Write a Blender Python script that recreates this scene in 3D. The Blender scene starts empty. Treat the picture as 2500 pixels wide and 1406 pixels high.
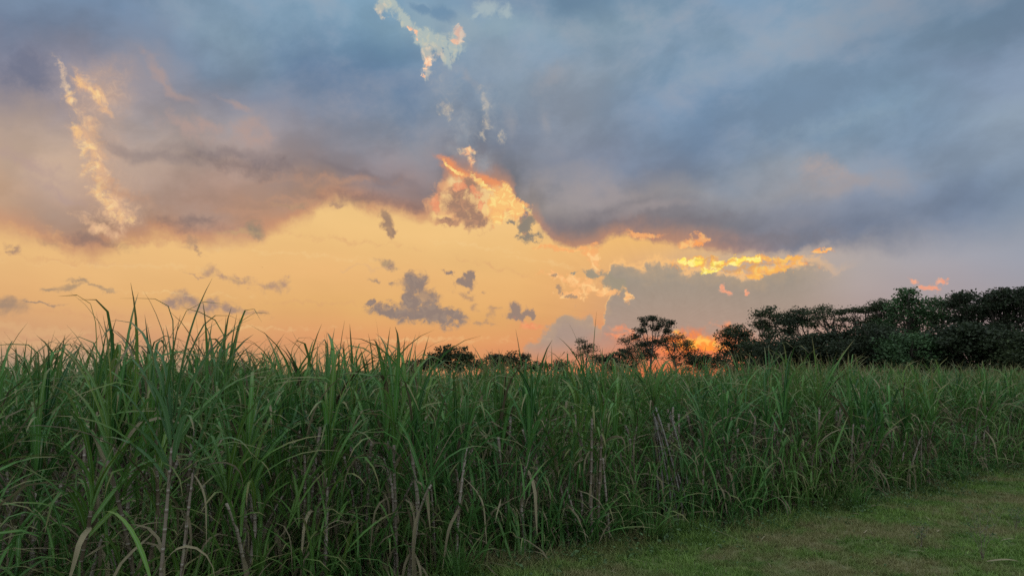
import bpy, math, random
import numpy as np
from mathutils import Vector, Matrix, Euler

# ------------------------------------------------------------------ camera
sc = bpy.context.scene
COL = sc.collection
EYE = 1.7                      # eye height in metres
FPX = 1785.0                   # focal length in photograph pixels (2500 wide)
PITCH = math.radians(7.1)
cam_d = bpy.data.cameras.new("camera")
cam_d.sensor_width = 36.0
cam_d.lens = 36.0 * FPX / 2500.0
cam_d.clip_start = 0.05
cam_d.clip_end = 6000.0
cam = bpy.data.objects.new("camera", cam_d)
cam.location = (0, 0, EYE)
cam.rotation_euler = (math.radians(90) + PITCH, 0, 0)
COL.objects.link(cam)
sc.camera = cam

sc.view_settings.view_transform = 'Standard'
sc.view_settings.look = 'None'
sc.view_settings.gamma = 1.0
sc.view_settings.use_curve_mapping = False
sc.view_settings.exposure = 0.0
sc.cycles.max_bounces = 6
sc.cycles.diffuse_bounces = 3
sc.cycles.glossy_bounces = 2
sc.cycles.transmission_bounces = 3
sc.cycles.transparent_max_bounces = 4
sc.cycles.use_denoising = False


def pix_dir(px, py):
    """direction in the world of a photograph pixel"""
    xc = (px - 1250.0) / FPX
    yc = (703.0 - py) / FPX
    c, s = math.cos(PITCH), math.sin(PITCH)
    v = Vector((xc, c - yc * s, s + yc * c))
    return v.normalized()


def st(px, py):
    """azimuth / elevation in kilopixel-like units used by the sky"""
    v = pix_dir(px, py)
    return (math.atan2(v.x, v.y) * 1.785, -math.asin(v.z) * 1.785)


def inv_st(s, t):
    az, el = s / 1.785, -t / 1.785
    v = Vector((math.cos(el) * math.sin(az), math.cos(el) * math.cos(az), math.sin(el)))
    c, sn = math.cos(PITCH), math.sin(PITCH)
    depth = v.y * c + v.z * sn
    up = -v.y * sn + v.z * c
    return (1250 + FPX * v.x / depth, 703 - FPX * up / depth)


def lin(c):
    return tuple((x / 255 / 12.92) if x / 255 <= 0.04045 else ((x / 255 + 0.055) / 1.055) ** 2.4 for x in c)


# ------------------------------------------------------------------ sky
SUN_AZ = math.atan2(450, 1785)
SUN_EL = math.radians(2.5)
OVER = 3.3                     # added brightness of the unseen sky overhead and behind, lighting the foreground

world = bpy.data.worlds.new("World")
sc.world = world
world.use_nodes = True
NT = world.node_tree
NT.nodes.clear()


class V:
    """tiny expression wrapper round float sockets"""
    def __init__(self, s): self.s = s
    def __add__(a, b): return m('ADD', a, b)
    def __radd__(a, b): return m('ADD', b, a)
    def __sub__(a, b): return m('SUBTRACT', a, b)
    def __rsub__(a, b): return m('SUBTRACT', b, a)
    def __mul__(a, b): return m('MULTIPLY', a, b)
    def __rmul__(a, b): return m('MULTIPLY', b, a)
    def __truediv__(a, b): return m('DIVIDE', a, b)


def plug(n, i, v):
    if isinstance(v, V): NT.links.new(v.s, n.inputs[i])
    elif isinstance(v, bpy.types.NodeSocket): NT.links.new(v, n.inputs[i])
    else: n.inputs[i].default_value = v


def m(op, a, b=None, c=None, clamp=False):
    n = NT.nodes.new('ShaderNodeMath'); n.operation = op; n.use_clamp = clamp
    plug(n, 0, a)
    if b is not None: plug(n, 1, b)
    if c is not None: plug(n, 2, c)
    return V(n.outputs[0])


def mn(a, b): return m('MINIMUM', a, b)
def mx(a, b): return m('MAXIMUM', a, b)


def ss(lo, hi, x):
    n = NT.nodes.new('ShaderNodeMapRange'); n.interpolation_type = 'SMOOTHSTEP'
    plug(n, 0, x); plug(n, 1, lo); plug(n, 2, hi)
    n.inputs[3].default_value = 0; n.inputs[4].default_value = 1
    return V(n.outputs[0])


def col(c):
    n = NT.nodes.new('ShaderNodeRGB'); n.outputs[0].default_value = (*lin(c), 1)
    return n.outputs[0]


def mix(f, a, b):
    n = NT.nodes.new('ShaderNodeMix'); n.data_type = 'RGBA'; n.clamp_factor = True
    plug(n, 0, f)
    for i, c in ((6, a), (7, b)):
        if isinstance(c, tuple): n.inputs[i].default_value = (*lin(c), 1)
        else: NT.links.new(c, n.inputs[i])
    return n.outputs[2]


def vmath(op, a, b=None, scale=None):
    n = NT.nodes.new('ShaderNodeVectorMath'); n.operation = op
    plug(n, 0, a)
    if b is not None: plug(n, 1, b)
    if scale is not None: plug(n, 3, scale)
    return n


def noise(vec, scale, detail=4, rough=0.55, dist=0.0, color=False, dims='2D', w=None):
    n = NT.nodes.new('ShaderNodeTexNoise'); n.noise_dimensions = dims
    NT.links.new(vec, n.inputs['Vector'])
    n.inputs['Scale'].default_value = scale
    n.inputs['Detail'].default_value = detail
    n.inputs['Roughness'].default_value = rough
    n.inputs['Distortion'].default_value = dist
    return n.outputs['Color'] if color else V(n.outputs['Fac'])


def mapping(vec, loc=(0, 0, 0), rot=0.0, scale=(1, 1, 1), kind='TEXTURE'):
    n = NT.nodes.new('ShaderNodeMapping'); n.vector_type = kind
    NT.links.new(vec, n.inputs['Vector'])
    n.inputs['Location'].default_value = loc
    n.inputs['Rotation'].default_value = (0, 0, rot)
    n.inputs['Scale'].default_value = scale
    return n.outputs[0]


def madd(a, b, c): return m('MULTIPLY_ADD', a, b, c)


def build_blob_group():
    g = bpy.data.node_groups.new("cloud_ellipse", 'ShaderNodeTree')
    for nm_ in ('s', 't', 'a', 'b', 'c', 'd', 'e', 'f', 'prev'):
        g.interface.new_socket(nm_, in_out='INPUT', socket_type='NodeSocketFloat')
    g.interface.new_socket('out', in_out='OUTPUT', socket_type='NodeSocketFloat')
    gi = g.nodes.new('NodeGroupInput'); go = g.nodes.new('NodeGroupOutput')
    def mm(op, *args):
        n = g.nodes.new('ShaderNodeMath'); n.operation = op
        for i, x in enumerate(args): g.links.new(x, n.inputs[i])
        return n.outputs[0]
    i = gi.outputs
    u = mm('MULTIPLY_ADD', i[0], i[2], mm('MULTIPLY_ADD', i[1], i[3], i[4]))
    v = mm('MULTIPLY_ADD', i[0], i[5], mm('MULTIPLY_ADD', i[1], i[6], i[7]))
    d = mm('MULTIPLY_ADD', u, u, mm('MULTIPLY', v, v))
    g.links.new(mm('MINIMUM', d, i[8]), go.inputs[0])
    return g


BLOB = build_blob_group()


def blob2(P, prev, px, py, rx, ry, rot=0.0):
    """squared normalised distance from an elliptical cloud centre (1 on its rim), least of it and prev"""
    s0, t0 = st(px, py)
    c, sn = math.cos(math.radians(rot)), math.sin(math.radians(rot))
    rx, ry = rx / 1000, ry / 1000
    n = NT.nodes.new('ShaderNodeGroup'); n.node_tree = BLOB
    args = (P[0], P[1], c / rx, sn / rx, -(s0 * c + t0 * sn) / rx, -sn / ry, c / ry, (s0 * sn - t0 * c) / ry, prev)
    for i, x in enumerate(args): plug(n, i, x)
    return V(n.outputs[0])


def blobs(P, lst):
    r = None
    for b in lst:
        r = blob2(P, 100.0 if r is None else r, *b)
    return m('SQRT', r)


def split(vec):
    n = NT.nodes.new('ShaderNodeSeparateXYZ'); NT.links.new(vec, n.inputs[0])
    return V(n.outputs[0]), V(n.outputs[1])


tc = NT.nodes.new('ShaderNodeTexCoord')
DIR = vmath('NORMALIZE', tc.outputs['Generated']).outputs[0]
sep = NT.nodes.new('ShaderNodeSeparateXYZ'); NT.links.new(DIR, sep.inputs[0])
dx, dy, dz = (V(sep.outputs[i]) for i in range(3))
az = m('ARCTAN2', dx, dy)
el = m('ARCSINE', dz)
cmb = NT.nodes.new('ShaderNodeCombineXYZ')
plug(cmb, 0, az * 1.785); plug(cmb, 1, el * -1.785)
P0 = cmb.outputs[0]


def warp(P, scale, amp, detail, rough=0.6):
    nc = noise(P, scale, detail, rough, color=True)
    c = vmath('SUBTRACT', nc, None); c.inputs[1].default_value = (0.5, 0.5, 0.5)
    sc_ = vmath('SCALE', c.outputs[0], scale=amp)
    return vmath('ADD', P, sc_.outputs[0]).outputs[0]


S, T = split(P0)
PW = split(warp(P0, 4.0, 0.16, 6, 0.55))        # broad billows, for soft cloud shading
PE = split(warp(P0, 13.0, 0.075, 7, 0.62))      # ragged edges, for the small clouds
PF = split(warp(P0, 28.0, 0.045, 6, 0.65))      # finest curls
PD = split(warp(warp(P0, 3.5, 0.05, 3), 14.0, 0.036, 6, 0.6))   # edge of the deck
PG = split(warp(P0, 2.2, 0.10, 3))
nf = noise(P0, 34.0, 7, 0.66, 0.4)                         # fine billow texture
nm = noise(mapping(P0, rot=math.radians(20), scale=(1.6, 1, 1)), 6.0, 6, 0.55)
nm2 = noise(mapping(P0, rot=math.radians(-12), scale=(1.5, 0.9, 1)), 5.2, 7, 0.56, 0.12)
nf2 = noise(P0, 52.0, 5, 0.6, 0.6)
nbig = noise(mapping(P0, rot=math.radians(28), scale=(2.4, 0.9, 1)), 2.6, 5, 0.5)
streak = noise(mapping(P0, rot=math.radians(6), scale=(5, 1, 1)), 9.0, 4, 0.5)
n3 = noise(DIR, 2.4, 6, 0.55, dims='3D')
sa, sb = st(1640, 800)
fan = m('ARCTAN2', S - sa, T - sb)
cmb2 = NT.nodes.new('ShaderNodeCombineXYZ'); plug(cmb2, 0, fan)
rays = noise(cmb2.outputs[0], 16.0, 3, 0.6)


def grid(P, xs, ys, rows):
    """soft colour field of the cloud deck: one ramp per elevation, blended in between"""
    s, t = P
    smin, smax = st(0, 700)[0] - 0.02, st(2500, 700)[0] + 0.02
    f = (s - smin) * (1 / (smax - smin))
    arr = np.array(rows, float)
    if xs is DX: arr += (arr.mean(axis=2, keepdims=True) - arr) * 0.04
    else: arr[:, 8:] += 6; arr[:, :7] += np.array([1, -1, 3]); arr[4:, :6] += np.array([-2, 7, 0])
    if xs is DX:
        arr[4:, :9] *= np.array([1.17, 1.12, 1.05])
    tk = [st(1250, y)[1] for y in ys]
    out = None
    for k, y in enumerate(ys):
        n = NT.nodes.new('ShaderNodeValToRGB'); plug(n, 0, f)
        cr = n.color_ramp; cr.interpolation = 'B_SPLINE'
        cnt = len(xs)
        while len(cr.elements) < cnt: cr.elements.new(0.5)
        for i in range(cnt):
            e = cr.elements[i]
            u = i / (cnt - 1)
            e.position = u
            # colour the photograph shows in this direction
            px, py = inv_st(smin + u * (smax - smin), tk[k])
            fx = np.clip(np.interp(px, xs, range(len(xs))), 0, len(xs) - 1)
            fy = np.clip(np.interp(py, ys, range(len(ys))), 0, len(ys) - 1)
            i0, j0 = int(fx), int(fy)
            i1, j1 = min(i0 + 1, len(xs) - 1), min(j0 + 1, len(ys) - 1)
            a, b = fx - i0, fy - j0
            c = (arr[j0, i0] * (1 - a) + arr[j0, i1] * a) * (1 - b) + (arr[j1, i0] * (1 - a) + arr[j1, i1] * a) * b
            e.color = (*lin(c), 1)
        if out is None: out = n.outputs[0]
        else:
            w = (t - tk[k - 1]) * (1 / (tk[k] - tk[k - 1]))
            out = mix(w, out, n.outputs[0])
    return out


DX = list(range(0, 2501, 125))
DY = [0, 70, 140, 210, 280, 350, 420, 490, 540, 600]
DECK = [
 [(115,133,155),(112,132,156),(108,130,158),(115,140,165),(125,150,172),(120,148,172),(122,155,180),(125,160,185),(120,150,172),(118,146,170),(112,142,168),(108,138,165),(115,145,170),(112,142,165),(118,146,175),(116,148,176),(118,148,172),(114,142,168),(112,140,165),(105,130,155),(103,128,152)],
 [(112,125,150),(108,125,150),(105,125,150),(110,132,160),(130,155,175),(128,152,168),(118,148,175),(122,158,182),(130,160,180),(135,158,172),(130,158,178),(125,152,172),(135,158,175),(122,150,172),(125,150,172),(128,156,180),(122,150,172),(110,138,162),(112,138,160),(105,130,152),(108,130,155)],
 [(122,128,148),(112,120,145),(140,138,145),(112,125,148),(118,138,160),(122,145,165),(112,138,165),(95,132,165),(108,140,168),(125,150,172),(130,152,172),(128,152,175),(130,152,170),(122,150,178),(125,150,172),(130,155,175),(115,142,168),(108,135,160),(115,138,162),(120,138,165),(125,145,168)],
 [(130,130,148),(118,120,142),(165,145,140),(138,132,140),(130,132,145),(112,125,148),(108,128,155),(95,125,158),(105,132,160),(115,140,165),(130,148,168),(135,148,162),(135,150,165),(110,148,180),(122,150,178),(118,146,172),(118,142,168),(112,140,165),(120,145,168),(122,140,165),(128,145,168)],
 [(160,145,140),(145,135,138),(150,138,138),(128,128,140),(120,125,142),(118,125,145),(105,120,148),(98,118,148),(115,128,150),(118,135,155),(125,140,160),(130,140,155),(130,145,162),(108,140,172),(112,142,172),(118,145,172),(115,142,168),(115,145,168),(118,142,165),(125,145,168),(135,152,168)],
 [(158,145,140),(155,143,138),(165,145,135),(140,132,132),(150,138,135),(145,132,135),(125,122,135),(110,118,138),(118,122,138),(118,128,145),(120,130,148),(125,135,150),(125,138,155),(105,130,160),(105,130,158),(118,138,158),(125,142,160),(112,138,165),(115,140,165),(125,145,165),(135,150,168)],
 [(172,150,135),(165,148,135),(175,150,132),(145,132,130),(135,122,122),(130,118,122),(125,118,125),(120,115,128),(128,120,130),(140,125,125),(115,120,130),(120,128,145),(118,130,150),(112,128,152),(115,132,152),(140,148,155),(165,158,158),(140,148,160),(120,138,160),(122,142,165),(130,148,168)],
 [(172,148,130),(150,130,125),(165,140,125),(135,118,115),(150,125,118),(165,135,120),(175,140,118),(150,125,118),(120,105,110),(120,110,115),(150,135,125),(140,140,145),(148,142,148),(150,148,150),(140,145,155),(130,138,152),(135,142,155),(128,138,158),(115,135,160),(112,132,160),(118,138,162)],
 [(165,140,122),(145,122,115),(150,128,115),(150,125,112),(145,120,112),(150,125,115),(190,145,115),(185,145,120),(150,115,110),(160,130,115),(125,118,120),(130,125,132),(130,125,132),(130,130,140),(120,128,142),(115,125,145),(115,128,148),(108,125,150),(108,128,155),(110,130,158),(125,142,162)],
 [(165,130,110),(140,115,105),(160,122,105),(185,140,110),(150,120,108),(150,125,110),(150,120,110),(150,120,110),(150,120,110),(150,120,110),(125,115,115),(122,118,122),(120,118,125),(120,120,130),(115,120,135),(110,120,138),(110,122,142),(112,125,148),(125,135,155),(135,145,162),(140,150,165)],
]
GX = list(range(0, 2501, 250))
GY = [440, 520, 600, 680, 760, 840, 920]
GAP = [
 [(240,205,145)]*7 + [(240,190,120),(170,165,170),(145,150,165),(130,145,165)],
 [(238,195,130),(238,195,128),(240,200,130),(242,200,128),(242,200,128),(245,205,135),(242,195,125),(240,190,120),(170,165,170),(152,156,168),(135,150,168)],
 [(238,195,128),(240,195,128),(240,195,128),(240,195,125),(240,195,125),(240,195,125),(240,190,115),(240,185,110),(174,168,170),(158,160,170),(142,152,168)],
 [(232,180,118),(238,190,125),(238,188,120),(236,185,118),(236,185,118),(235,185,115),(232,175,112),(175,160,145),(170,162,158),(160,156,164),(150,152,166)],
 [(225,165,115),(230,170,112),(230,170,112),(232,172,110),(230,170,108),(228,165,105),(215,160,110),(165,150,140),(170,150,145),(165,152,155),(160,150,155)],
 [(205,150,120),(210,150,118),(215,150,110),(225,150,105),(228,150,100),(222,145,100),(215,135,100),(205,125,95),(190,140,120),(175,145,140),(165,148,148)],
 [(160,145,130),(165,148,130),(185,145,115),(200,145,105),(205,140,98),(212,130,90),(215,118,78),(225,110,60),(190,125,100),(170,140,130),(160,145,145)],
]
deck = grid(PW, DX, DY, DECK)
gap = grid(PG, GX, GY, GAP)

def gain(c, f):
    n = NT.nodes.new('ShaderNodeHueSaturation')
    plug(n, 'Value', f); plug(n, 'Color', c)
    return n.outputs[0]


deck = gain(deck, 0.79 + nbig * 0.22 + nm * 0.16 + ss(0.34, 0.64, nm2) * 0.22)
deck = mix(ss(0.42, 0.7, nm2) * ss(0.45, 0.2, nbig - nm * 0.3) * 0.3, deck, (178, 164, 160))
gap = gain(gap, 0.885 + streak * 0.15 + nm * 0.08)


def curve(x, pts, lo, hi, ylo, yhi):
    """edge elevation as a function of azimuth (Float Curve)"""
    n = NT.nodes.new('ShaderNodeFloatCurve')
    plug(n, 1, (x - lo) * (1 / (hi - lo)))
    c = n.mapping.curves[0]
    pp = sorted(((p[0] - lo) / (hi - lo), (p[1] - ylo) / (yhi - ylo)) for p in pts)
    while len(c.points) < len(pp): c.points.new(0.5, 0.5)
    for q, (a, b) in zip(c.points, pp): q.location = (min(max(a, 0), 1), b); q.handle_type = 'AUTO'
    n.mapping.update()
    return V(n.outputs[0]) * (yhi - ylo) + ylo


def edge(P, pts):
    """signed height above an edge drawn left to right: >0 above the edge"""
    s, t = P
    q = [st(*p) for p in pts]
    lo, hi = q[0][0], q[-1][0]
    ys = [b for a, b in q]
    e = curve(s, q, lo, hi, min(ys) - 0.01, max(ys) + 0.01)
    return e - t


EDGE = [(0,560),(60,575),(110,602),(150,620),(200,628),(260,620),(330,600),(400,582),(480,590),(560,588),(640,570),(700,540),
        (765,520),(790,496),(850,496),(900,510),(960,524),(1030,530),(1058,505),(1080,452),(1120,425),(1180,440),(1230,452),(1265,500),
        (1290,540),(1262,562),(1290,592),(1350,598),(1430,604),(1470,584),(1510,568),(1570,572),(1640,592),(1700,597),(1760,608),
        (1850,616),(1950,614),(2020,610),(2120,602),(2250,584),(2400,552),(2500,516)]
# a function of x needs increasing x
EDGE = [p for i, p in enumerate(EDGE) if i not in (25,)]
eL = edge(PD, EDGE)
soft = 0.010 + 0.015 * ss(st(1150, 500)[0], st(1000, 500)[0], S) + 0.05 * ss(st(1900, 500)[0], st(2300, 500)[0], S)
hd = soft * -1.1
dm = NT.nodes.new('ShaderNodeMapRange'); dm.interpolation_type = 'SMOOTHSTEP'
plug(dm, 0, eL + (nf - 0.5) * 0.020); plug(dm, 1, hd); plug(dm, 2, soft)
dm.inputs[3].default_value = 0; dm.inputs[4].default_value = 1
deck_mask = V(dm.outputs[0])
# warm light grazing the lower edge of the deck
glow_edge = ss(0.06, 0.0, eL) * ss(st(1960, 500)[0], st(1700, 500)[0], S)
deck = gain(deck, 1.0 - 0.13 * ss(0.13, 0.05, eL))      # the shaded underside
deck = mix(glow_edge * 0.55, deck, (216, 150, 110))
sky = mix(deck_mask, gap, deck)


LAYERS = []
X = {}


def cloud(P, lst, c_in, c_rim, amp=0.5, softness=0.35, c_hi=None, opacity=1.0, thr=0.0):
    """a family of small clouds: lst of ellipses, ragged by noise, rim colour to body colour"""
    reach = {'W': 90, 'E': 45, 'F': 30}[P]

    def add(base, tile):
        x0, y0, x1, y1 = tile
        near = []
        for b in lst:
            r = max(b[2], b[3]) * (1 + amp * 0.5) + reach
            if b[0] + r > x0 and b[0] - r < x1 and b[1] + r > y0 and b[1] - r < y1: near.append(b)
        if not near: return base
        d = blobs(X[P], near)
        f = 1.0 - d + (X['nf'] - 0.5) * (amp * 1.6) - thr
        mk = ss(-0.1 * softness, softness, f) * opacity
        body = mix(ss(0.05, 0.6, f), c_rim, c_in) if c_rim else (c_in if not isinstance(c_in, tuple) else col(c_in))
        if c_hi: body = mix(ss(0.45, 0.64, X['nf2']), body, c_hi)
        return mix(mk, base, body)
    LAYERS.append(add)


# --- left cleft in the deck with sunlit billows
cloud('W', [(250,250,76,84,50),(275,380,80,130,-14),(310,490,70,86,-20)], (196,164,144), None, 0.5, 1.2, (212,176,150), 0.85)
cloud('W', [(60,300,110,60,0),(60,440,120,50,25),(150,520,120,50,10),(20,380,60,60,0)], (174,154,142), None, 0.5, 1.4, None, 0.4)
cloud('E', [(80,170,60,60,60),(60,190,80,30,0)], (110,116,138), None, 0.4, 0.9, None, 0.75)
cloud('F', [(236,232,40,14,48),(262,262,22,10,60),(212,212,34,18,30),(245,560,60,14,30),(215,330,30,50,-24),(240,420,34,70,-14),(285,510,44,60,-28)], (228,182,144), None, 1.5, 1.1, (242,196,150), 0.92)
cloud('F', [(146,170,6,34,-24),(162,222,10,26,-18),(170,244,14,14,0)], (222,192,166), None, 1.6, 1.4, (246,212,174), 0.9)
cloud('F', [(166,240,15,20,-10),(200,205,20,7,32),(230,228,22,8,50),(188,314,8,34,-28),(208,370,12,36,-14),(216,352,16,10,0),(226,416,18,36,-14),(238,462,20,30,-20),(262,494,14,34,-30),(286,528,12,20,-30),(318,534,12,12,30),(255,470,10,26,-40)],
            (250,200,140), (228,180,140), 1.9, 1.5, (255,220,158), 0.95)
# --- lumpy undersides and lit shoulders of the deck
cloud('E', [(600,405,170,26,4),(890,488,150,26,4),(470,545,120,20,2),(210,588,110,20,0),(1010,500,50,24,0)], (120,105,106), None, 0.8, 1.1, None, 0.55)
cloud('E', [(1500,545,200,34,0),(1850,585,220,24,0),(1360,560,60,34,0),(1700,540,160,20,0)], (113,113,124), None, 0.8, 1.1, None, 0.55)
cloud('E', [(470,310,84,30,8),(612,335,60,30,20),(90,400,90,26,30),(150,480,80,18,24)], (184,157,148), None, 0.9, 1.2, None, 0.7)
cloud('E', [(820,440,190,14,-4),(720,492,140,12,-2),(620,520,120,12,0),(300,470,90,16,20)], (192,148,122), None, 0.8, 1.2, None, 0.6)
cloud('E', [(790,190,260,70,24),(1000,250,80,120,0)], (98,126,158), None, 0.7, 1.4, None, 0.5)
cloud('E', [(500,60,150,24,20),(1560,90,120,30,10),(2050,300,200,26,-6),(1700,170,120,34,10)], (142,164,182), None, 0.9, 1.5, None, 0.5)
# --- pale pink veils in the deck
cloud('W', [(480,300,60,26,10),(620,320,70,28,14),(395,195,70,14,26),(560,250,60,10,30)], (182,156,148), None, 0.6, 1.0, None, 0.6)
cloud('W', [(380,360,150,22,10),(560,380,220,20,4),(900,420,180,18,6)], (122,112,118), None, 0.3, 1.0, None, 0.5)
# --- breaks at the top centre
cloud('W', [(1020,50,110,60,30),(1150,60,80,50,0),(1230,60,70,50,0)], (146,170,184), None, 0.4, 1.0, None, 0.7)
cloud('E', [(945,10,40,30,30),(985,42,50,22,34),(1030,84,52,26,38),(1065,104,56,28,14),(1105,110,40,30,-30),(1085,140,14,34,-30)], (180,192,188), (158,178,186), 0.8, 0.5, (198,200,184), 0.92)
cloud('E', [(1190,22,40,26,0),(1235,30,26,20,0),(1165,40,30,10,-20)], (172,188,192), None, 0.8, 0.8, None, 0.8)
cloud('W', [(1080,28,64,26,14),(1020,10,60,16,20)], (112,144,172), None, 0.5, 0.6, None, 0.85)
cloud('F', [(1048,132,18,32,6),(1040,172,14,24,0),(1033,192,6,10,0),(1072,128,10,22,-30),(930,22,14,18,0),(938,38,10,8,0)], (186,188,180), None, 1.4, 0.9, (220,204,184), 0.95)
cloud('F', [(1002,72,14,7,50),(1012,88,12,7,60),(1120,80,15,16,20),(1112,98,15,12,0),(1045,155,9,14,10),(1038,170,8,8,0),(1031,186,5,7,0)], (252,196,160), (226,188,166), 1.1, 0.5, (255,222,188))
# --- sunlit tatters below them
cloud('F', [(1093,262,19,26,12),(1092,288,9,16,0),(1185,250,12,34,-14),(1188,300,15,22,10),(1180,328,9,18,0),(1225,345,12,20,0)], (180,172,164), (150,154,160), 1.6, 1.1, (214,198,172), 0.9)
cloud('E', [(1085,200,50,80,0),(1130,320,50,90,-10),(1195,260,30,90,-10),(1180,400,40,40,0)], (156,164,174), None, 0.9, 1.3, (170,172,176), 0.6)
cloud('W', [(1210,170,120,130,0),(1150,80,120,60,0)], (150,166,180), None, 0.5, 1.3, None, 0.55)
cloud('W', [(1165,215,12,36,-24),(1330,290,24,60,-16),(1345,200,70,50,0),(1225,290,30,70,0)], (160,160,166), None, 0.6, 1.2, None, 0.5)
cloud('F', [(1140,370,24,18,10),(1150,395,12,16,-30)], (246,184,140), (190,160,144), 1.4, 0.9, (252,212,160))
# --- the fiery streak and puff near the middle
cloud('E', [(1110,412,90,26,28),(1190,446,70,20,34),(1240,490,34,30,40)], (238,150,100), (196,138,112), 0.6, 0.9, None, 0.95)
cloud('F', [(1225,490,36,46,-10),(1262,508,34,26,26),(1215,530,40,20,0),(1180,450,50,8,36),(1110,412,44,7,30)], (252,196,122), (246,170,110), 0.8, 0.4, (255,222,140))
cloud('E', [(1060,500,30,34,10),(1100,530,50,20,6),(1085,460,40,24,20)], (232,172,124), None, 1.0, 0.7, (208,150,118), 0.7)
cloud('F', [(1125,508,66,44,20),(1160,538,46,32,10),(1090,540,40,14,10),(1150,460,36,26,20),(1120,470,28,22,0)], (166,130,110), (210,150,114), 0.8, 0.6, (188,142,114))
cloud('F', [(1122,458,26,14,10),(1158,470,22,12,30),(1175,500,10,18,0),(1060,498,14,22,0)], (238,152,112), (220,146,112), 1.1, 0.5, (246,170,124), 0.85)
# --- ragged nose of the right-hand deck
cloud('F', [(1285,548,24,24,0),(1290,580,30,16,0),(1247,546,13,10,0)], (140,132,120), (176,150,120), 1.2, 0.5, None, 0.95)
cloud('E', [(1385,606,110,9,4),(1440,622,30,16,0),(1690,590,34,10,0),(1715,585,16,12,0),(1560,572,60,9,4)], (250,176,112), (240,160,104), 0.9, 0.6, (255,196,124), 0.85)

# --- grey bank low on the right, lit along its rim
BANK = [(1300,830),(1330,795),(1365,768),(1400,756),(1440,760),(1466,800),(1474,750),(1490,700),(1502,650),(1512,636),(1540,648),(1620,650),(1700,658),(1760,662),
        (1810,668),(1840,684),(1880,664),(1950,646),(2050,650),(2200,640),(2400,620)]
def bank_layer(sky, tile):
    if tile[2] < 1250 or tile[3] < 600: return sky
    eb = edge(X['E'], BANK) * -1.0
    bank_fade = ss(st(2120, 700)[0], st(1900, 700)[0], X['S'])
    bf = eb + (X['nf'] - 0.5) * 0.045
    bank_c = mix(ss(st(1500, 650)[1], st(1500, 830)[1], X['T']), (146,143,134), (162,146,138))
    bank_c = gain(bank_c, 0.84 + X['nm'] * 0.18 + X['nf2'] * 0.14)
    bank_c = mix(ss(0.05, 0.0, bf) * 0.35, bank_c, (196, 168, 134))
    sky = mix(ss(-0.020, 0.0, bf) * ss(0.014, 0.0, bf) * 0.8 * bank_fade * ss(st(1460,650)[0], st(1490,650)[0], X['S']), sky, (252, 196, 128))
    return mix(ss(-0.006, 0.014, bf) * bank_fade * ss(st(1500, 905)[1], st(1500, 820)[1], X['T']) * 0.96, sky, bank_c)


LAYERS.append(bank_layer)
cloud('F', [(1445,668,34,12,6),(1500,690,40,22,40),(1400,668,10,4,0)], (152,146,130), None, 0.8, 0.4, None, 0.95)
# cream tatters left of the bank
cloud('F', [(1390,680,80,10,8),(1440,702,80,14,14),(1400,716,56,12,-2),(1480,716,40,14,6),(1345,668,36,6,8),(1455,640,20,30,-10),(1530,722,9,22,-20)],
            (250,186,124), (242,176,112), 1.5, 0.6, (255,206,142), 0.9)
cloud('F', [(1368,707,9,13,0),(1395,724,18,6,6),(1350,672,14,5,10)], (168,142,118), None, 1.0, 0.4, None, 0.9)
# the blazing cloud
cloud('F', [(1700,642,56,15,-4),(1780,640,76,10,-4),(1850,634,56,10,6),(1880,656,80,13,-4),(1842,672,20,10,0),(1920,634,40,9,0)], (248,180,92), (244,160,92), 1.5, 0.6, (252,200,104), 0.93)
cloud('F', [(1690,644,34,9,-6),(1745,654,46,5,-8),(1800,638,50,5,-14),(1838,632,34,5,10),(1760,640,30,5,-30),(1665,640,14,8,0)], (255,232,104), (255,208,96), 1.8, 0.6, (255,244,150))
cloud('E', [(1800,652,90,5,6),(1870,646,60,5,-8),(1720,634,30,4,10)], (214,158,98), None, 1.2, 0.8, None, 0.7)
cloud('F', [(2006,612,28,6,2),(1960,640,16,8,0),(1700,588,16,7,0)], (250,164,96), (220,150,110), 1.0, 0.5, (255,196,120), 0.95)
cloud('F', [(1770,712,22,9,8),(1762,700,8,10,0),(1822,716,8,7,0),(2238,686,14,8,0),(2270,704,22,9,20),(2298,688,18,6,0)], (244,160,128), (206,160,142), 1.0, 0.6, (250,176,140), 0.85)
# pale bloom in the right of the deck
cloud('E', [(1985,405,52,36,0),(2030,425,70,26,10)], (176,162,160), None, 0.5, 1.3, None, 0.8)
cloud('W', [(2080,440,160,40,6),(1450,480,150,30,4),(1560,520,160,20,0)], (160,152,154), None, 0.4, 1.1, None, 0.6)

# --- small grey clouds adrift in the golden gap
G_IN, G_RIM = (146,128,112), (206,158,112)
cloud('E', [(1010,690,42,28,-20),(1040,722,54,36,30),(1045,766,106,30,6),(950,758,70,18,4),(1110,772,44,22,20),(898,742,18,11,0),(1000,735,30,34,0)], (146,128,120), (196,154,114), 0.9, 0.5, (156,136,124))
cloud('F', [(1012,676,26,6,10),(985,690,14,18,0),(1035,722,26,14,20),(1062,728,10,6,0),(965,752,50,6,0)], (196,158,122), None, 1.3, 0.9, (206,164,122), 0.6)
cloud('F', [(1132,690,30,17,14),(1146,676,14,16,0),(1096,668,18,8,14),(1256,752,28,24,0),(1268,772,44,16,-4),(1298,768,15,18,0)], (150,130,120), (206,160,116), 1.1, 0.6)
cloud('F', [(1130,716,28,11,18),(1150,728,18,11,30),(1160,752,16,10,0),(1180,716,12,6,20),(1202,752,18,10,0),(1200,766,14,14,0),(1195,784,20,6,0),(1165,790,14,7,0)], (182,146,116), None, 1.6, 1.3, None, 0.9)
cloud('F', [(945,642,30,14,24),(960,654,14,11,0),(912,682,22,8,8),(957,691,10,6,0)], (166,138,120), None, 1.4, 1.1, (176,148,118), 0.97)
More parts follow.
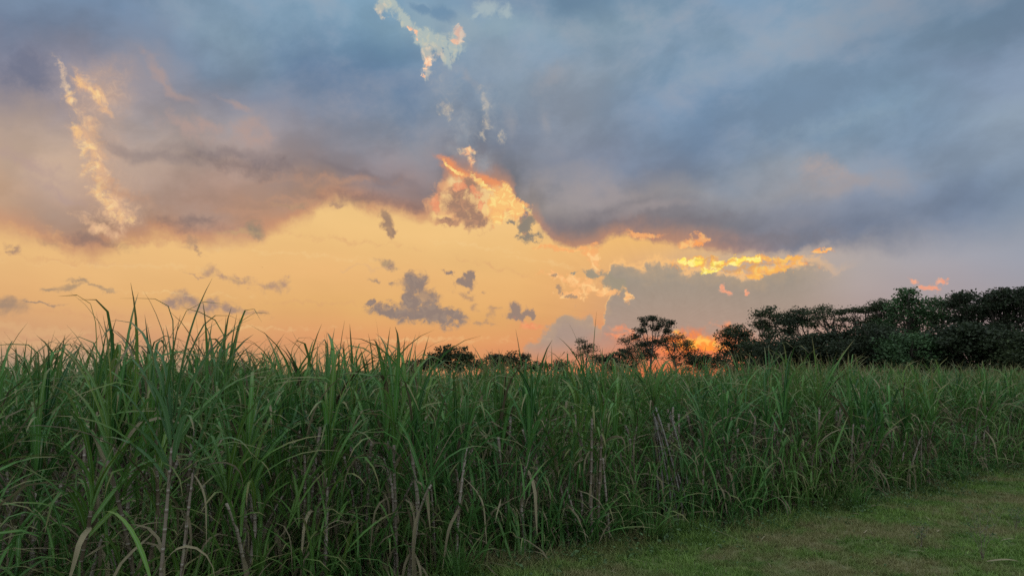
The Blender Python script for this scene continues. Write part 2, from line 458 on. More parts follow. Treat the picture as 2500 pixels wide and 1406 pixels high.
cloud('E', [(944,544,24,28,-30),(955,562,18,15,-20)], (164,134,112), (206,158,116), 0.5, 0.6, (176,142,114))
cloud('F', [(470,590,22,17,0),(482,604,20,10,30),(30,604,22,10,20),(34,618,18,14,40),(735,505,40,14,-8),(700,506,50,10,0),(810,498,34,8,10)], (178,144,118), (212,162,118), 1.4, 1.1, (188,150,120))
cloud('E', [(622,568,32,24,0)], (154,136,116), None, 0.6, 0.9, None, 0.95)
cloud('F', [(590,566,50,12,0),(540,570,30,8,0)], (200,166,122), None, 1.2, 1.0, None, 0.6)
cloud('F', [(515,660,20,16,20),(545,676,36,12,16),(590,686,50,13,10),(660,703,54,14,2),(692,690,16,20,0),(480,672,30,5,10)], (178,144,124), None, 1.4, 1.2, (188,154,120), 0.9)
cloud('E', [(190,684,40,8,16),(170,698,40,11,0),(120,698,26,6,0),(240,702,50,7,14)], (174,146,118), None, 0.9, 0.9, None, 0.85)
cloud('E', [(500,746,90,18,4),(455,734,34,24,10),(420,742,30,14,0),(560,752,56,14,10)], (162,136,124), None, 0.8, 1.0, (172,142,126), 0.95)
cloud('F', [(640,764,30,9,0),(610,760,20,8,0)], (190,148,114), None, 1.2, 1.0, None, 0.8)
cloud('E', [(10,752,64,26,4),(95,740,60,4,2)], (164,138,118), None, 0.6, 0.9, None, 0.9)
cloud('E', [(900,652,50,6,-4),(850,655,30,4,0),(80,806,180,12,2),(60,836,160,20,0)], (226,180,130), None, 0.8, 0.8, None, 0.5)
# tattered fringe under the deck
cloud('F', [(150,590,70,16,36),(80,566,60,10,20),(1050,538,60,10,4),(900,505,50,14,0),(420,586,70,8,0),(340,590,60,10,-6)], (214,160,118), None, 1.4, 1.2, (226,172,122), 0.7)

# faint streaks of high cloud across the golden band
cloud('F', [(700,620,260,7,2),(300,650,200,6,-2),(1150,600,140,7,6),(1000,830,300,8,0),(600,800,240,7,0),(1330,640,120,6,10),(420,716,160,5,0)], (247,208,146), None, 1.8, 1.6, None, 0.45)
cloud('F', [(860,590,200,7,4),(180,640,160,6,0),(760,740,200,7,-2),(1080,860,200,9,0),(250,770,200,8,0),(1200,650,120,6,14)], (216,160,116), None, 1.8, 1.6, None, 0.45)

# --- fire round the setting sun
cloud('W', [(1690,862,280,50,0)], (226,124,84), None, 0.3, 1.1, None, 0.7)
cloud('E', [(1700,840,120,38,0),(1645,822,60,16,-6)], (250,110,46), None, 0.7, 1.1, (255,132,56), 0.95)
cloud('F', [(1705,838,70,20,0),(1660,812,34,8,0),(1740,846,46,12,0)], (255,150,60), None, 1.0, 0.9, (255,200,90), 0.9)
cloud('F', [(1530,806,44,10,14),(1515,818,40,7,6),(1775,795,34,8,16),(1800,812,40,10,10),(1290,796,40,12,12),(1770,790,12,14,0),(1560,826,60,9,0)], (240,142,104), None, 1.5, 1.2, (248,158,114), 0.85)

# --- the sky is assembled in nine panes so that each direction only works out the clouds near it
ray_gain = 1.0 + (rays - 0.5) * 0.09 * ss(0.50, 0.15, blobs((S, T), [(1640, 800, 1000, 1000, 0)]))


SHARED = [('S', S), ('T', T), ('Ws', PW[0]), ('Wt', PW[1]), ('Es', PE[0]), ('Et', PE[1]), ('Fs', PF[0]), ('Ft', PF[1]),
          ('nf', nf), ('nf2', nf2), ('nm', nm), ('rays', ray_gain)]


def pane(tile):
    """the clouds of one part of the sky, as a node group of their own"""
    global NT
    main = NT
    g = bpy.data.node_groups.new("sky_pane", 'ShaderNodeTree')
    for k, _ in SHARED: g.interface.new_socket(k, in_out='INPUT', socket_type='NodeSocketFloat')
    g.interface.new_socket('deck', in_out='INPUT', socket_type='NodeSocketColor')
    g.interface.new_socket('sky', in_out='OUTPUT', socket_type='NodeSocketColor')
    NT = g
    gi = g.nodes.new('NodeGroupInput'); go = g.nodes.new('NodeGroupOutput')
    for i, (k, _) in enumerate(SHARED): X[k] = V(gi.outputs[i])
    for k in 'WEF': X[k] = (X[k + 's'], X[k + 't'])
    c = gi.outputs[len(SHARED)]
    for L in LAYERS: c = L(c, tile)
    g.links.new(gain(c, X['rays']), go.inputs[0])
    NT = main
    n = NT.nodes.new('ShaderNodeGroup'); n.node_tree = g
    for i, (k, v) in enumerate(SHARED): plug(n, i, v)
    NT.links.new(sky, n.inputs[len(SHARED)])
    return n.outputs[0]


def background(c, k=1.0):
    n = NT.nodes.new('ShaderNodeBackground')
    if isinstance(c, tuple): n.inputs[0].default_value = (*lin(c), 1)
    else: NT.links.new(c, n.inputs[0])
    n.inputs[1].default_value = k
    return n.outputs[0]


def mixs(f, a, b):
    n = NT.nodes.new('ShaderNodeMixShader'); plug(n, 0, f)
    NT.links.new(a, n.inputs[1]); NT.links.new(b, n.inputs[2])
    return n.outputs[0]


XS = [-900, 850, 1650, 3400]
YS = [-600, 370, 625, 1500]
cx = [m('GREATER_THAN', S, st(x, 500)[0]) for x in XS[1:3]]
cy = [m('GREATER_THAN', T, st(1250, y)[1]) for y in YS[1:3]]
colsh = []
for i in range(3):
    rs = [background(pane((XS[i] - 25, YS[j] - 25, XS[i + 1] + 25, YS[j + 1] + 25))) for j in range(3)]
    colsh.append(mixs(cy[0], rs[0], mixs(cy[1], rs[1], rs[2])))
front = mixs(cx[0], colsh[0], mixs(cx[1], colsh[1], colsh[2]))

# --- rest of the dome: blue-grey deck, brightened out of view to light the foreground
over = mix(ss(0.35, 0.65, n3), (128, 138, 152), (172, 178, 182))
over_bg = background(gain(over, 0.62 + 0.5 * ss(0.0, 1.2, el)), OVER)     # brighter zenith added to light the cane tops from above
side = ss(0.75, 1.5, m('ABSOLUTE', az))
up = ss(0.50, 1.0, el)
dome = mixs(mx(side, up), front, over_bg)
below = ss(-0.01, -0.06, el)
dome = mixs(below, dome, background((52, 62, 48)))

nish = NT.nodes.new('ShaderNodeTexSky')
nish.sky_type = 'NISHITA'
nish.sun_disc = False
nish.sun_elevation = SUN_EL
nish.sun_rotation = SUN_AZ
nish.air_density = 1.2
nish.dust_density = 2.0
# the clouds cover nearly all of the clear sky
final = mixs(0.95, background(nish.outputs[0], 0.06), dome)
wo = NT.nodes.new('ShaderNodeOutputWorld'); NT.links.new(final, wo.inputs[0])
world.cycles.sampling_method = 'MANUAL'
world.cycles.sample_map_resolution = 512

sun_d = bpy.data.lights.new("sun", 'SUN')
sun_d.energy = 1.1
sun_d.angle = math.radians(12)
sun_d.color = (1.0, 0.55, 0.28)
sun = bpy.data.objects.new("sun", sun_d)
sdir = Vector((math.sin(SUN_AZ) * math.cos(SUN_EL + 0.05), math.cos(SUN_AZ) * math.cos(SUN_EL + 0.05), math.sin(SUN_EL + 0.05)))
sun.rotation_euler = sdir.to_track_quat('Z', 'Y').to_euler()
COL.objects.link(sun)


# ================================================================== helpers
rng = np.random.default_rng(7)
R = random.Random(11)


def at(px, py, z=0.0):
    """ground point seen at a photograph pixel"""
    v = pix_dir(px, py)
    k = (z - EYE) / v.z
    return np.array([v.x * k, v.y * k])


def tag(o, label=None, cat=None, group=None, kind=None):
    if label: o['label'] = label
    if cat: o['category'] = cat
    if group: o['group'] = group
    if kind: o['kind'] = kind
    return o


class Geo:
    """collects quads / tris with uv and a per-vertex tint, becomes ONE mesh"""
    def __init__(self): self.v, self.f3, self.f4, self.uv, self.t, self.n = [], [], [], [], [], 0

    def add(self, v, f4=None, f3=None, uv=None, tint=0.5):
        v = np.asarray(v, np.float32).reshape(-1, 3)
        self.v.append(v)
        if f4 is not None and len(f4): self.f4.append(np.asarray(f4, np.int32) + self.n)
        if f3 is not None and len(f3): self.f3.append(np.asarray(f3, np.int32) + self.n)
        self.uv.append(np.zeros((len(v), 2), np.float32) if uv is None else np.asarray(uv, np.float32))
        self.t.append(np.full(len(v), tint, np.float32) if np.isscalar(tint) else np.asarray(tint, np.float32))
        self.n += len(v)

    def mesh(self, name, mat, smooth=True):
        me = bpy.data.meshes.new(name)
        v = np.concatenate(self.v)
        f4 = np.concatenate(self.f4) if self.f4 else np.zeros((0, 4), np.int32)
        f3 = np.concatenate(self.f3) if self.f3 else np.zeros((0, 3), np.int32)
        me.vertices.add(len(v)); me.vertices.foreach_set('co', v.ravel())
        loops = np.concatenate([f4.ravel(), f3.ravel()])
        me.loops.add(len(loops)); me.loops.foreach_set('vertex_index', loops)
        nf4, nf3 = len(f4), len(f3)
        me.polygons.add(nf4 + nf3)
        st_ = np.concatenate([np.arange(nf4) * 4, nf4 * 4 + np.arange(nf3) * 3]).astype(np.int32)
        me.polygons.foreach_set('loop_start', st_)
        me.polygons.foreach_set('use_smooth', np.full(nf4 + nf3, smooth))
        uvl = me.uv_layers.new(name='uv')
        uv = np.concatenate(self.uv)
        uvl.data.foreach_set('uv', uv[loops].ravel())
        at_ = me.attributes.new('tint', 'FLOAT', 'POINT')
        at_.data.foreach_set('value', np.concatenate(self.t))
        me.materials.append(mat)
        me.update(calc_edges=True)
        return me


def link(name, me, parent=None, loc=None):
    o = bpy.data.objects.new(name, me)
    COL.objects.link(o)
    if parent: o.parent = parent
    if loc is not None: o.location = loc
    return o


def tube(g, pts, rad, sides=6, tint=0.5, cap=True):
    """tapered tube through pts"""
    pts = np.asarray(pts, float); n = len(pts)
    rad = np.broadcast_to(np.asarray(rad, float), (n,))
    tan = np.gradient(pts, axis=0); tan /= np.linalg.norm(tan, axis=1)[:, None] + 1e-9
    ref = np.array([0.0, 1.0, 0.0]) if abs(tan[0, 1]) < 0.9 else np.array([1.0, 0, 0])
    a = np.cross(tan, ref); a /= np.linalg.norm(a, axis=1)[:, None] + 1e-9
    b = np.cross(tan, a)
    th = np.arange(sides) / sides * 2 * np.pi
    ring = pts[:, None] + rad[:, None, None] * (np.cos(th)[None, :, None] * a[:, None] + np.sin(th)[None, :, None] * b[:, None])
    L = np.concatenate([[0], np.cumsum(np.linalg.norm(np.diff(pts, axis=0), axis=1))])
    uv = np.stack([np.tile(th / 6.28, n), np.repeat(L, sides)], 1)
    i, j = np.meshgrid(np.arange(n - 1), np.arange(sides), indexing='ij')
    q = np.stack([i * sides + j, i * sides + (j + 1) % sides, (i + 1) * sides + (j + 1) % sides, (i + 1) * sides + j], -1).reshape(-1, 4)
    f3 = None
    v = ring.reshape(-1, 3)
    if cap:
        v = np.concatenate([v, pts[-1:]]); uv = np.concatenate([uv, [[0, L[-1]]]])
        k = (n - 1) * sides
        f3 = [(k + j, k + (j + 1) % sides, n * sides) for j in range(sides)]
    g.add(v, q, f3, uv, tint)


def blade(g, base, az_, elev, L, W, droop, r, kink=None, nseg=8, tint=0.5, twist=0.0, flat=False, wob=0.05, prof='cane'):
    """one long grass leaf: rises, arches over, may fold sharply at kink; V-shaped section with a sunk midrib"""
    t = np.linspace(0, 1, nseg + 1)
    ang = elev - droop * t ** 1.8
    if kink is not None:
        kp, ka = kink
        ang = ang - ka / (1 + np.exp(-(t - kp) * 40))
    ang = np.maximum(ang, -1.45)
    a_ = az_ + twist * t + wob * np.sin(t * 5 + r * 9)
    d = np.stack([np.cos(ang) * np.cos(a_), np.cos(ang) * np.sin(a_), np.sin(ang)], 1)
    p = np.concatenate([[np.zeros(3)], np.cumsum((d[:-1] + d[1:]) * 0.5 * L / nseg, axis=0)]) + np.asarray(base)
    roll = 0.25 * np.sin(r * 20) + twist * 1.5 * t
    side0 = np.stack([-np.sin(a_), np.cos(a_), np.zeros_like(a_)], 1)
    nrm = np.cross(d, side0)
    side = side0 * np.cos(roll)[:, None] + nrm * np.sin(roll)[:, None]
    nrm = np.cross(side, d)
    if prof == 'cane':
        w = W * 0.5 * np.clip(0.45 + 2.4 * t, 0, 1) * (1 - t ** 2.6) ** 0.9
    else:
        w = W * 0.5 * (1 - t ** 1.7)
    w = np.maximum(w, 0.0006)
    if flat:
        v = np.stack([p - side * w[:, None], p + side * w[:, None]], 1).reshape(-1, 3)
        i = np.arange(nseg)
        q = np.stack([i * 2, i * 2 + 1, i * 2 + 3, i * 2 + 2], 1)
        uv = np.stack([np.tile([0.0, 1.0], nseg + 1), np.repeat(t, 2)], 1)
    else:
        up = nrm * (w * 0.35)[:, None]
        v = np.stack([p - side * w[:, None] - up, p, p + side * w[:, None] - up], 1).reshape(-1, 3)
        i = np.arange(nseg)
        q = np.concatenate([np.stack([i * 3, i * 3 + 1, i * 3 + 4, i * 3 + 3], 1), np.stack([i * 3 + 1, i * 3 + 2, i * 3 + 5, i * 3 + 4], 1)])
        uv = np.stack([np.tile([0.0, 0.5, 1.0], nseg + 1), np.repeat(t, 3)], 1)
    g.add(v, q, None, uv, tint)
    return p


# ================================================================== materials
def new_mat(name):
    global NT
    mt = bpy.data.materials.new(name); mt.use_nodes = True
    nt = mt.node_tree; nt.nodes.clear()
    NT = nt
    return mt


def rgb(r, g, b):
    n = NT.nodes.new('ShaderNodeRGB'); n.outputs[0].default_value = (r, g, b, 1); return n.outputs[0]


def surface(color, rough=0.6, spec=0.3, transl=0.0, transl_col=None, bump=None, bump_k=0.2):
    p = NT.nodes.new('ShaderNodeBsdfPrincipled')
    plug(p, 'Base Color', color); plug(p, 'Roughness', rough)
    p.inputs['Specular IOR Level'].default_value = spec
    if bump is not None:
        b = NT.nodes.new('ShaderNodeBump'); b.inputs['Strength'].default_value = bump_k; b.inputs['Distance'].default_value = 0.01
        plug(b, 'Height', bump); NT.links.new(b.outputs[0], p.inputs['Normal'])
    out = NT.nodes.new('ShaderNodeOutputMaterial')
    if transl > 0:
        t = NT.nodes.new('ShaderNodeBsdfTranslucent'); plug(t, 0, transl_col if transl_col is not None else color)
        mxn = NT.nodes.new('ShaderNodeMixShader'); mxn.inputs[0].default_value = transl
        NT.links.new(p.outputs[0], mxn.inputs[1]); NT.links.new(t.outputs[0], mxn.inputs[2])
        NT.links.new(mxn.outputs[0], out.inputs[0])
    else:
        NT.links.new(p.outputs[0], out.inputs[0])


def attr(name):
    n = NT.nodes.new('ShaderNodeAttribute'); n.attribute_name = name; return V(n.outputs['Fac'])


def uvxy():
    n = NT.nodes.new('ShaderNodeUVMap'); n.uv_map = 'uv'
    s_ = NT.nodes.new('ShaderNodeSeparateXYZ'); NT.links.new(n.outputs[0], s_.inputs[0])
    return V(s_.outputs[0]), V(s_.outputs[1])


def objrand():
    return V(NT.nodes.new('ShaderNodeObjectInfo').outputs['Random'])


def geopos():
    return NT.nodes.new('ShaderNodeNewGeometry').outputs['Position']


def mixc(f, a, b):
    n = NT.nodes.new('ShaderNodeMix'); n.data_type = 'RGBA'; n.clamp_factor = True
    plug(n, 0, f)
    for i, c in ((6, a), (7, b)):
        if isinstance(c, tuple): n.inputs[i].default_value = (*c, 1)
        else: NT.links.new(c, n.inputs[i])
    return n.outputs[2]


def cane_leaf_mat(name, dark, light, warm):
    mt = new_mat(name)
    tn = attr('tint'); u, v = uvxy(); rd = objrand()
    c = mixc(tn, dark, light)
    c = mixc(ss(0.72, 1.0, rd) * 0.6, c, warm)
    gp = geopos()
    n1 = noise(gp, 9.0, 3, 0.6, dims='3D')
    n0 = noise(gp, 0.55, 3, 0.5, dims='3D')
    c = mixc(ss(0.45, 0.68, n0) * 0.45, c, warm)
    c = mixc(ss(0.55, 0.75, n1) * 0.35, c, warm)
    # fine parallel veins and the pale midrib
    vein = m('FRACT', u * 9.0)
    c = mixc(ss(0.3, 0.0, vein) * 0.18, c, light)
    mid = ss(0.09, 0.03, m('ABSOLUTE', u - 0.5)) * ss(0.95, 0.6, v)
    c = mixc(mid * 0.6, c, (0.20, 0.30, 0.17))
    # dried tips
    dry = ss(0.72, 1.0, v + tn * 0.16 + (n1 - 0.5) * 0.4)
    c = mixc(dry * 0.75, c, (0.22, 0.17, 0.09))
    surface(c, 0.55, 0.18, 0.30, c)
    return mt


M = {}
M['leaf'] = cane_leaf_mat('cane_leaf', (0.012, 0.058, 0.012), (0.085, 0.225, 0.048), (0.120, 0.190, 0.025))
M['young'] = cane_leaf_mat('young_cane_leaf', (0.015, 0.070, 0.013), (0.095, 0.235, 0.048), (0.130, 0.195, 0.030))
M['pale'] = cane_leaf_mat('blue_green_cane_leaf', (0.035, 0.105, 0.045), (0.120, 0.240, 0.110), (0.10, 0.20, 0.05))

mt = M['dry'] = new_mat('dry_cane_leaf')
tn = attr('tint'); u, v = uvxy(); gp = geopos()
n1 = noise(gp, 14.0, 4, 0.6, dims='3D')
c = mixc(tn, (0.065, 0.052, 0.028), (0.26, 0.225, 0.135))
c = mixc(ss(0.5, 0.7, n1) * 0.5, c, (0.14, 0.13, 0.08))
c = mixc(ss(0.3, 0.0, m('FRACT', u * 7.0)) * 0.3, c, (0.10, 0.07, 0.045))
surface(c, 0.75, 0.15, 0.15, c)

mt = M['stalk'] = new_mat('cane_stalk')
tn = attr('tint'); u, v = uvxy(); gp = geopos()
n1 = noise(gp, 22.0, 4, 0.6, dims='3D')
c = mixc(tn, (0.10, 0.075, 0.05), (0.30, 0.255, 0.205))
c = mixc(ss(0.45, 0.7, n1) * 0.6, c, (0.165, 0.125, 0.085))
c = mixc(ss(0.62, 0.8, noise(gp, 5.0, 2, dims='3D')) * 0.6, c, (0.15, 0.18, 0.09))
fr = m('FRACT', v * 8.5)
ring = mx(ss(0.10, 0.0, fr), ss(0.92, 1.0, fr))
c = mixc(ring * 0.85, c, (0.07, 0.05, 0.035))
c = mixc(ss(0.10, 0.13, fr) * ss(0.22, 0.15, fr) * 0.6, c, (0.42, 0.39, 0.34))
surface(c, 0.55, 0.3, bump=n1, bump_k=0.3)


def foliage_mat(name, a, b, rough=0.6, transl=0.2):
    mt = new_mat(name)
    tn = attr('tint')
    c = mixc(tn, a, b)
    surface(c, rough, 0.2, transl, c)
    return mt


M['tree_dark'] = foliage_mat('dark_tree_leaves', (0.018, 0.026, 0.014), (0.040, 0.058, 0.026))
M['tree_green'] = foliage_mat('green_tree_leaves', (0.024, 0.048, 0.018), (0.075, 0.145, 0.055))
M['tree_mid'] = foliage_mat('olive_tree_leaves', (0.024, 0.036, 0.016), (0.055, 0.075, 0.030))
mt = M['bark'] = new_mat('bark')
n1 = noise(geopos(), 3.0, 5, 0.6, dims='3D')
c = mixc(n1, (0.05, 0.04, 0.032), (0.13, 0.11, 0.09))
surface(c, 0.85, 0.1)

mt = M['grass'] = new_mat('lawn_blades')
tn = attr('tint'); u, v = uvxy(); gp = geopos()
n1 = noise(gp, 0.9, 4, 0.6, dims='3D'); n2 = noise(gp, 4.5, 3, 0.6, dims='3D')
c = mixc(tn, (0.065, 0.130, 0.024), (0.180, 0.285, 0.062))
c = mixc(ss(0.42, 0.60, n1), c, (0.200, 0.190, 0.080))
c = mixc(ss(0.58, 0.75, n2) * 0.6, c, (0.20, 0.165, 0.085))
surface(c, 0.6, 0.25, 0.3, c)

mt = M['ground'] = new_mat('lawn_soil')
gp = geopos()
n1 = noise(gp, 0.9, 4, 0.6, dims='3D'); n2 = noise(gp, 30.0, 6, 0.7, dims='3D'); n3b = noise(gp, 7.0, 4, 0.6, dims='3D')
c = mixc(n2, (0.045, 0.065, 0.020), (0.12, 0.15, 0.055))
c = mixc(ss(0.42, 0.66, n1), c, (0.13, 0.115, 0.06))
c = mixc(ss(0.55, 0.75, n3b) * 0.5, c, (0.11, 0.09, 0.06))
surface(c, 0.95, 0.05, bump=n2, bump_k=0.6)

mt = M['soil'] = new_mat('field_soil')
gp = geopos()
n2 = noise(gp, 12.0, 6, 0.7, dims='3D')
c = mixc(n2, (0.018, 0.014, 0.010), (0.07, 0.055, 0.038))
surface(c, 0.95, 0.05, bump=n2, bump_k=0.6)

mt = M['weed'] = new_mat('weed_leaf')
tn = attr('tint')
c = mixc(tn, (0.035, 0.075, 0.025), (0.095, 0.17, 0.055))
surface(c, 0.5, 0.3, 0.25, c)

# ================================================================== the lie of the land
EDGE_PX = [(1180, 1406), (1330, 1378), (1600, 1318), (1780, 1292), (2080, 1238), (2300, 1186), (2500, 1146)]
EP = np.array([at(*p) for p in EDGE_PX])
d0 = (EP[2] - EP[0]) / np.linalg.norm(EP[2] - EP[0])
d1 = (EP[-1] - EP[-3]) / np.linalg.norm(EP[-1] - EP[-3])
EP = np.vstack([EP[0] - d0 * 14, EP[0] - d0 * 4, EP, EP[-1] + d1 * 12, EP[-1] + d1 * 60])
SEG = np.diff(EP, axis=0); SL = np.linalg.norm(SEG, axis=1)
CUM = np.concatenate([[0], np.cumsum(SL)])


def edge_pt(s, v=0.0):
    """point at arc length s along the field margin, v metres into the cane"""
    k = int(np.clip(np.searchsorted(CUM, s) - 1, 0, len(SEG) - 1))
    t = (s - CUM[k]) / SL[k]
    dr = SEG[k] / SL[k]
    return EP[k] + SEG[k] * t + np.array([-dr[1], dr[0]]) * v, math.atan2(dr[1], dr[0])


def pix_of(x, y, z):
    c, sn = math.cos(PITCH), math.sin(PITCH)
    zz = z - EYE
    dep = y * c + zz * sn; up = -y * sn + zz * c
    return 1250 + FPX * x / max(dep, 0.01), 703 - FPX * up / max(dep, 0.01)


# ground: one sheet out to the horizon, finer near the camera
def ground_z(x, y):
    return 0.018 * np.sin(x * 1.7 + 0.6 * np.sin(y * 1.1)) + 0.014 * np.sin(y * 2.3 + x * 0.7) + 0.008 * np.sin(x * 5.1) * np.sin(y * 4.3)


g = Geo()
gx = np.concatenate([[-3000, -800, -200, -60, -25], np.linspace(-12, 24, 91), [40, 80, 200, 800, 3000]])
gy = np.concatenate([[-3000, -300, -40, -10], np.linspace(-2, 28, 76), [40, 60, 100, 200, 800, 3500]])
XX, YY = np.meshgrid(gx, gy, indexing='ij')
fade = np.clip(1 - (np.abs(YY - 10) - 16) / 10, 0, 1) * np.clip(1 - (np.abs(XX - 6) - 18) / 10, 0, 1)
ZZ = ground_z(XX, YY) * fade
i, j = np.meshgrid(np.arange(len(gx) - 1), np.arange(len(gy) - 1), indexing='ij')
ny = len(gy)
q = np.stack([i * ny + j, (i + 1) * ny + j, (i + 1) * ny + j + 1, i * ny + j + 1], -1).reshape(-1, 4)
g.add(np.stack([XX, YY, ZZ], -1).reshape(-1, 3), q)
tag(link('ground', g.mesh('ground', M['ground'])), kind='structure')

# cane field soil: a slightly raised bed behind the margin
g = Geo()
ss_ = np.concatenate([np.linspace(0, CUM[-2], 160), [CUM[-1]]])
rowsv = [0.0, 0.15, 0.5, 1.5, 4, 10, 40, 160]
P3 = []
for s_ in ss_:
    for k, v_ in enumerate(rowsv):
        p_, _a = edge_pt(s_, v_ + 0.06 * math.sin(s_ * 3.1))
        P3.append((p_[0], p_[1], float(ground_z(p_[0], p_[1]) if v_ < 8 else 0) + (-0.02, 0.03, 0.06, 0.06, 0.06, 0.06, 0.06, 0.06)[k]))
nr = len(rowsv)
i, j = np.meshgrid(np.arange(len(ss_) - 1), np.arange(nr - 1), indexing='ij')
q = np.stack([i * nr + j, (i + 1) * nr + j, (i + 1) * nr + j + 1, i * nr + j + 1], -1).reshape(-1, 4)
g.add(P3, q)
tag(link('field_soil', g.mesh('field_soil', M['soil'])), kind='structure')

# ================================================================== sugarcane plants
def stalk_path(x, y, h, lean, az_, r):
    t = np.linspace(0, 1, 9)
    off = lean * (t ** 1.4) * h
    bow = (0.13 * np.sin(t * 3.1) + 0.03 * np.sin(t * 8 + r * 20)) * h * (r - 0.5)
    px_ = x + np.cos(az_) * off + np.cos(az_ + 1.57) * bow
    py_ = y + np.sin(az_) * off + np.sin(az_ + 1.57) * bow
    return np.stack([px_, py_, t * h * math.sqrt(max(1 - lean * lean * 0.6, 0.3))], 1)


def cane_plan(seed, n_st=3, n_till=2, erect=0.5, tall=1.0, lush=1.0, drybits=1.0, pale=False):
    """what one cane stool is made of: list of (kind, geo-builder, tint) grouped by stalk"""
    r = random.Random(seed)
    stalks = []
    for k in range(n_st):
        a = r.uniform(0, 6.28); d = r.uniform(0.02, 0.16)
        h = r.uniform(0.95, 1.35) * tall
        path = stalk_path(math.cos(a) * d, math.sin(a) * d, h, abs(r.gauss(0.10, 0.12)), a + r.gauss(0, 0.7), r.random())
        leaves = []
        top = path[-1]; updir = path[-1] - path[-2]
        plane = r.uniform(0, 6.28)
        nl = int(r.uniform(9, 12) * lush)
        for i_ in range(nl):
            f = i_ / (nl - 1)                      # 0 lowest .. 1 youngest
            b = path[-1] * (0.86 + 0.14 * f) if False else path[-1] - (path[-1] - path[-3]) * (1 - f) * 1.1 + np.array([0, 0, 0.12 * f])
            az_ = plane + (i_ % 2) * math.pi + r.gauss(0, 0.45)
            el_ = 1.05 + 0.47 * f + r.gauss(0, 0.08)
            L = r.uniform(0.85, 1.25) * (0.8 + 0.25 * f) * (0.9 + 0.15 * tall)
            dr = r.uniform(1.3, 2.6) * (1.1 - 0.75 * f * erect - 0.25 * f)
            kink = (r.uniform(0.5, 0.8), r.uniform(0.9, 2.2)) if r.random() < 0.5 else None
            if kink: dr *= 0.4
            leaves.append(('dry' if r.random() < 0.10 * (1.4 - f) else 'leaf', dict(base=b, az_=az_, elev=min(el_, 1.53), L=L, W=r.uniform(0.026, 0.040), droop=dr, r=r.random(), kink=kink,
                           tint=min(1, max(0, r.gauss(0.42 + 0.15 * (1 - f), 0.33))), twist=r.gauss(0, 0.25))))
        # rolled spindle leaf pointing straight up
        leaves.append(('leaf', dict(base=top + np.array([0, 0, 0.05]), az_=r.uniform(0, 6.28), elev=1.5, L=r.uniform(0.6, 1.05) * (0.7 + 0.5 * erect),
                       W=0.022, droop=r.uniform(0.0, 0.3), r=r.random(), kink=None, tint=0.3)))
        for i_ in range(int(r.uniform(5, 8) * drybits)):  # dead leaves hanging down the stalk
            q_ = r.uniform(0.25, 0.95)
            b = path[int(q_ * 8)]
            if r.random() < 0.72:
                leaves.append(('dry', dict(base=b, az_=r.uniform(0, 6.28), elev=r.uniform(-1.0, 1.1), L=r.uniform(0.35, 0.85), W=r.uniform(0.014, 0.034), droop=r.uniform(2.2, 3.2),
                               r=r.random(), kink=(r.uniform(0.2, 0.5), r.uniform(0.3, 1.2)), tint=r.random(), twist=r.gauss(0, 0.9))))
            else:                                   # loose sheath clasping the cane
                leaves.append(('dry', dict(base=b + np.array([r.gauss(0, .01), r.gauss(0, .01), 0]), az_=r.uniform(0, 6.28), elev=1.45, L=r.uniform(0.2, 0.4), W=0.035,
                               droop=r.uniform(0.0, 0.5), r=r.random(), kink=None, tint=r.random(), twist=r.gauss(0, 0.5))))
        stalks.append(dict(path=path, rad=r.uniform(0.011, 0.017), tint=r.random(), leaves=leaves))
    tillers = []
    for k in range(n_till):
        a = r.uniform(0, 6.28); d = r.uniform(0.08, 0.32)
        x, y = math.cos(a) * d, math.sin(a) * d
        tl = []
        plane = r.uniform(0, 6.28); big = r.uniform(0.5, 1.1)
        for i_ in range(r.randint(7, 12)):
            f = r.random()
            tl.append(('young', dict(base=(x + r.gauss(0, .02), y + r.gauss(0, .02), 0.02 + 0.25 * f * big), az_=plane + (i_ % 2) * math.pi + r.gauss(0, 0.6), elev=min(1.5, 1.0 + 0.5 * f + r.gauss(0, 0.12)),
                       L=r.uniform(0.5, 1.05) * big, W=r.uniform(0.015, 0.030), droop=r.uniform(0.5, 2.4), r=r.random(),
                       kink=(r.uniform(0.5, 0.8), r.uniform(0.8, 1.7)) if r.random() < 0.25 else None, tint=r.random(), twist=r.gauss(0, 0.3))))
        tillers.append(tl)
    trash = []
    for k in range(int(5 * drybits)):
        a = r.uniform(0, 6.28); d = r.uniform(0.0, 0.4)
        trash.append(('dry', dict(base=(math.cos(a) * d, math.sin(a) * d, r.uniform(0.02, 0.45)), az_=r.uniform(0, 6.28), elev=r.uniform(-0.3, 1.3), L=r.uniform(0.3, 0.8), W=r.uniform(0.010, 0.024),
                          droop=r.uniform(0.6, 2.6), r=r.random(), kink=None, tint=r.random(), twist=r.gauss(0, 0.6))))
    if pale:
        for s_ in stalks:
            s_['leaves'] = [('pale' if k_ == 'leaf' else k_, d_) for k_, d_ in s_['leaves']]
    return dict(stalks=stalks, tillers=tillers, trash=trash)


def stalk_mesh(s_):
    g = Geo(); P_ = s_['path']
    t = np.linspace(0, 1, 25)
    pts = np.stack([np.interp(t, np.linspace(0, 1, 9), P_[:, k]) for k in range(3)], 1)
    L = np.linalg.norm(P_[-1] - P_[0])
    ph = (t * L * 8.5) % 1.0
    rad = s_['rad'] * (1 - 0.25 * t) * (1 + 0.16 * (np.minimum(ph, 1 - ph) < 0.12))
    tube(g, pts, rad, 6, s_['tint'])
    return g.mesh('stalk', M['stalk'])


def leaf_mesh(kind, d, nseg=8):
    g = Geo(); blade(g, nseg=nseg, **d)
    nm_ = {'dry': 'dry_leaf'}.get(kind, 'leaf')
    return nm_, g.mesh(nm_, M[kind])


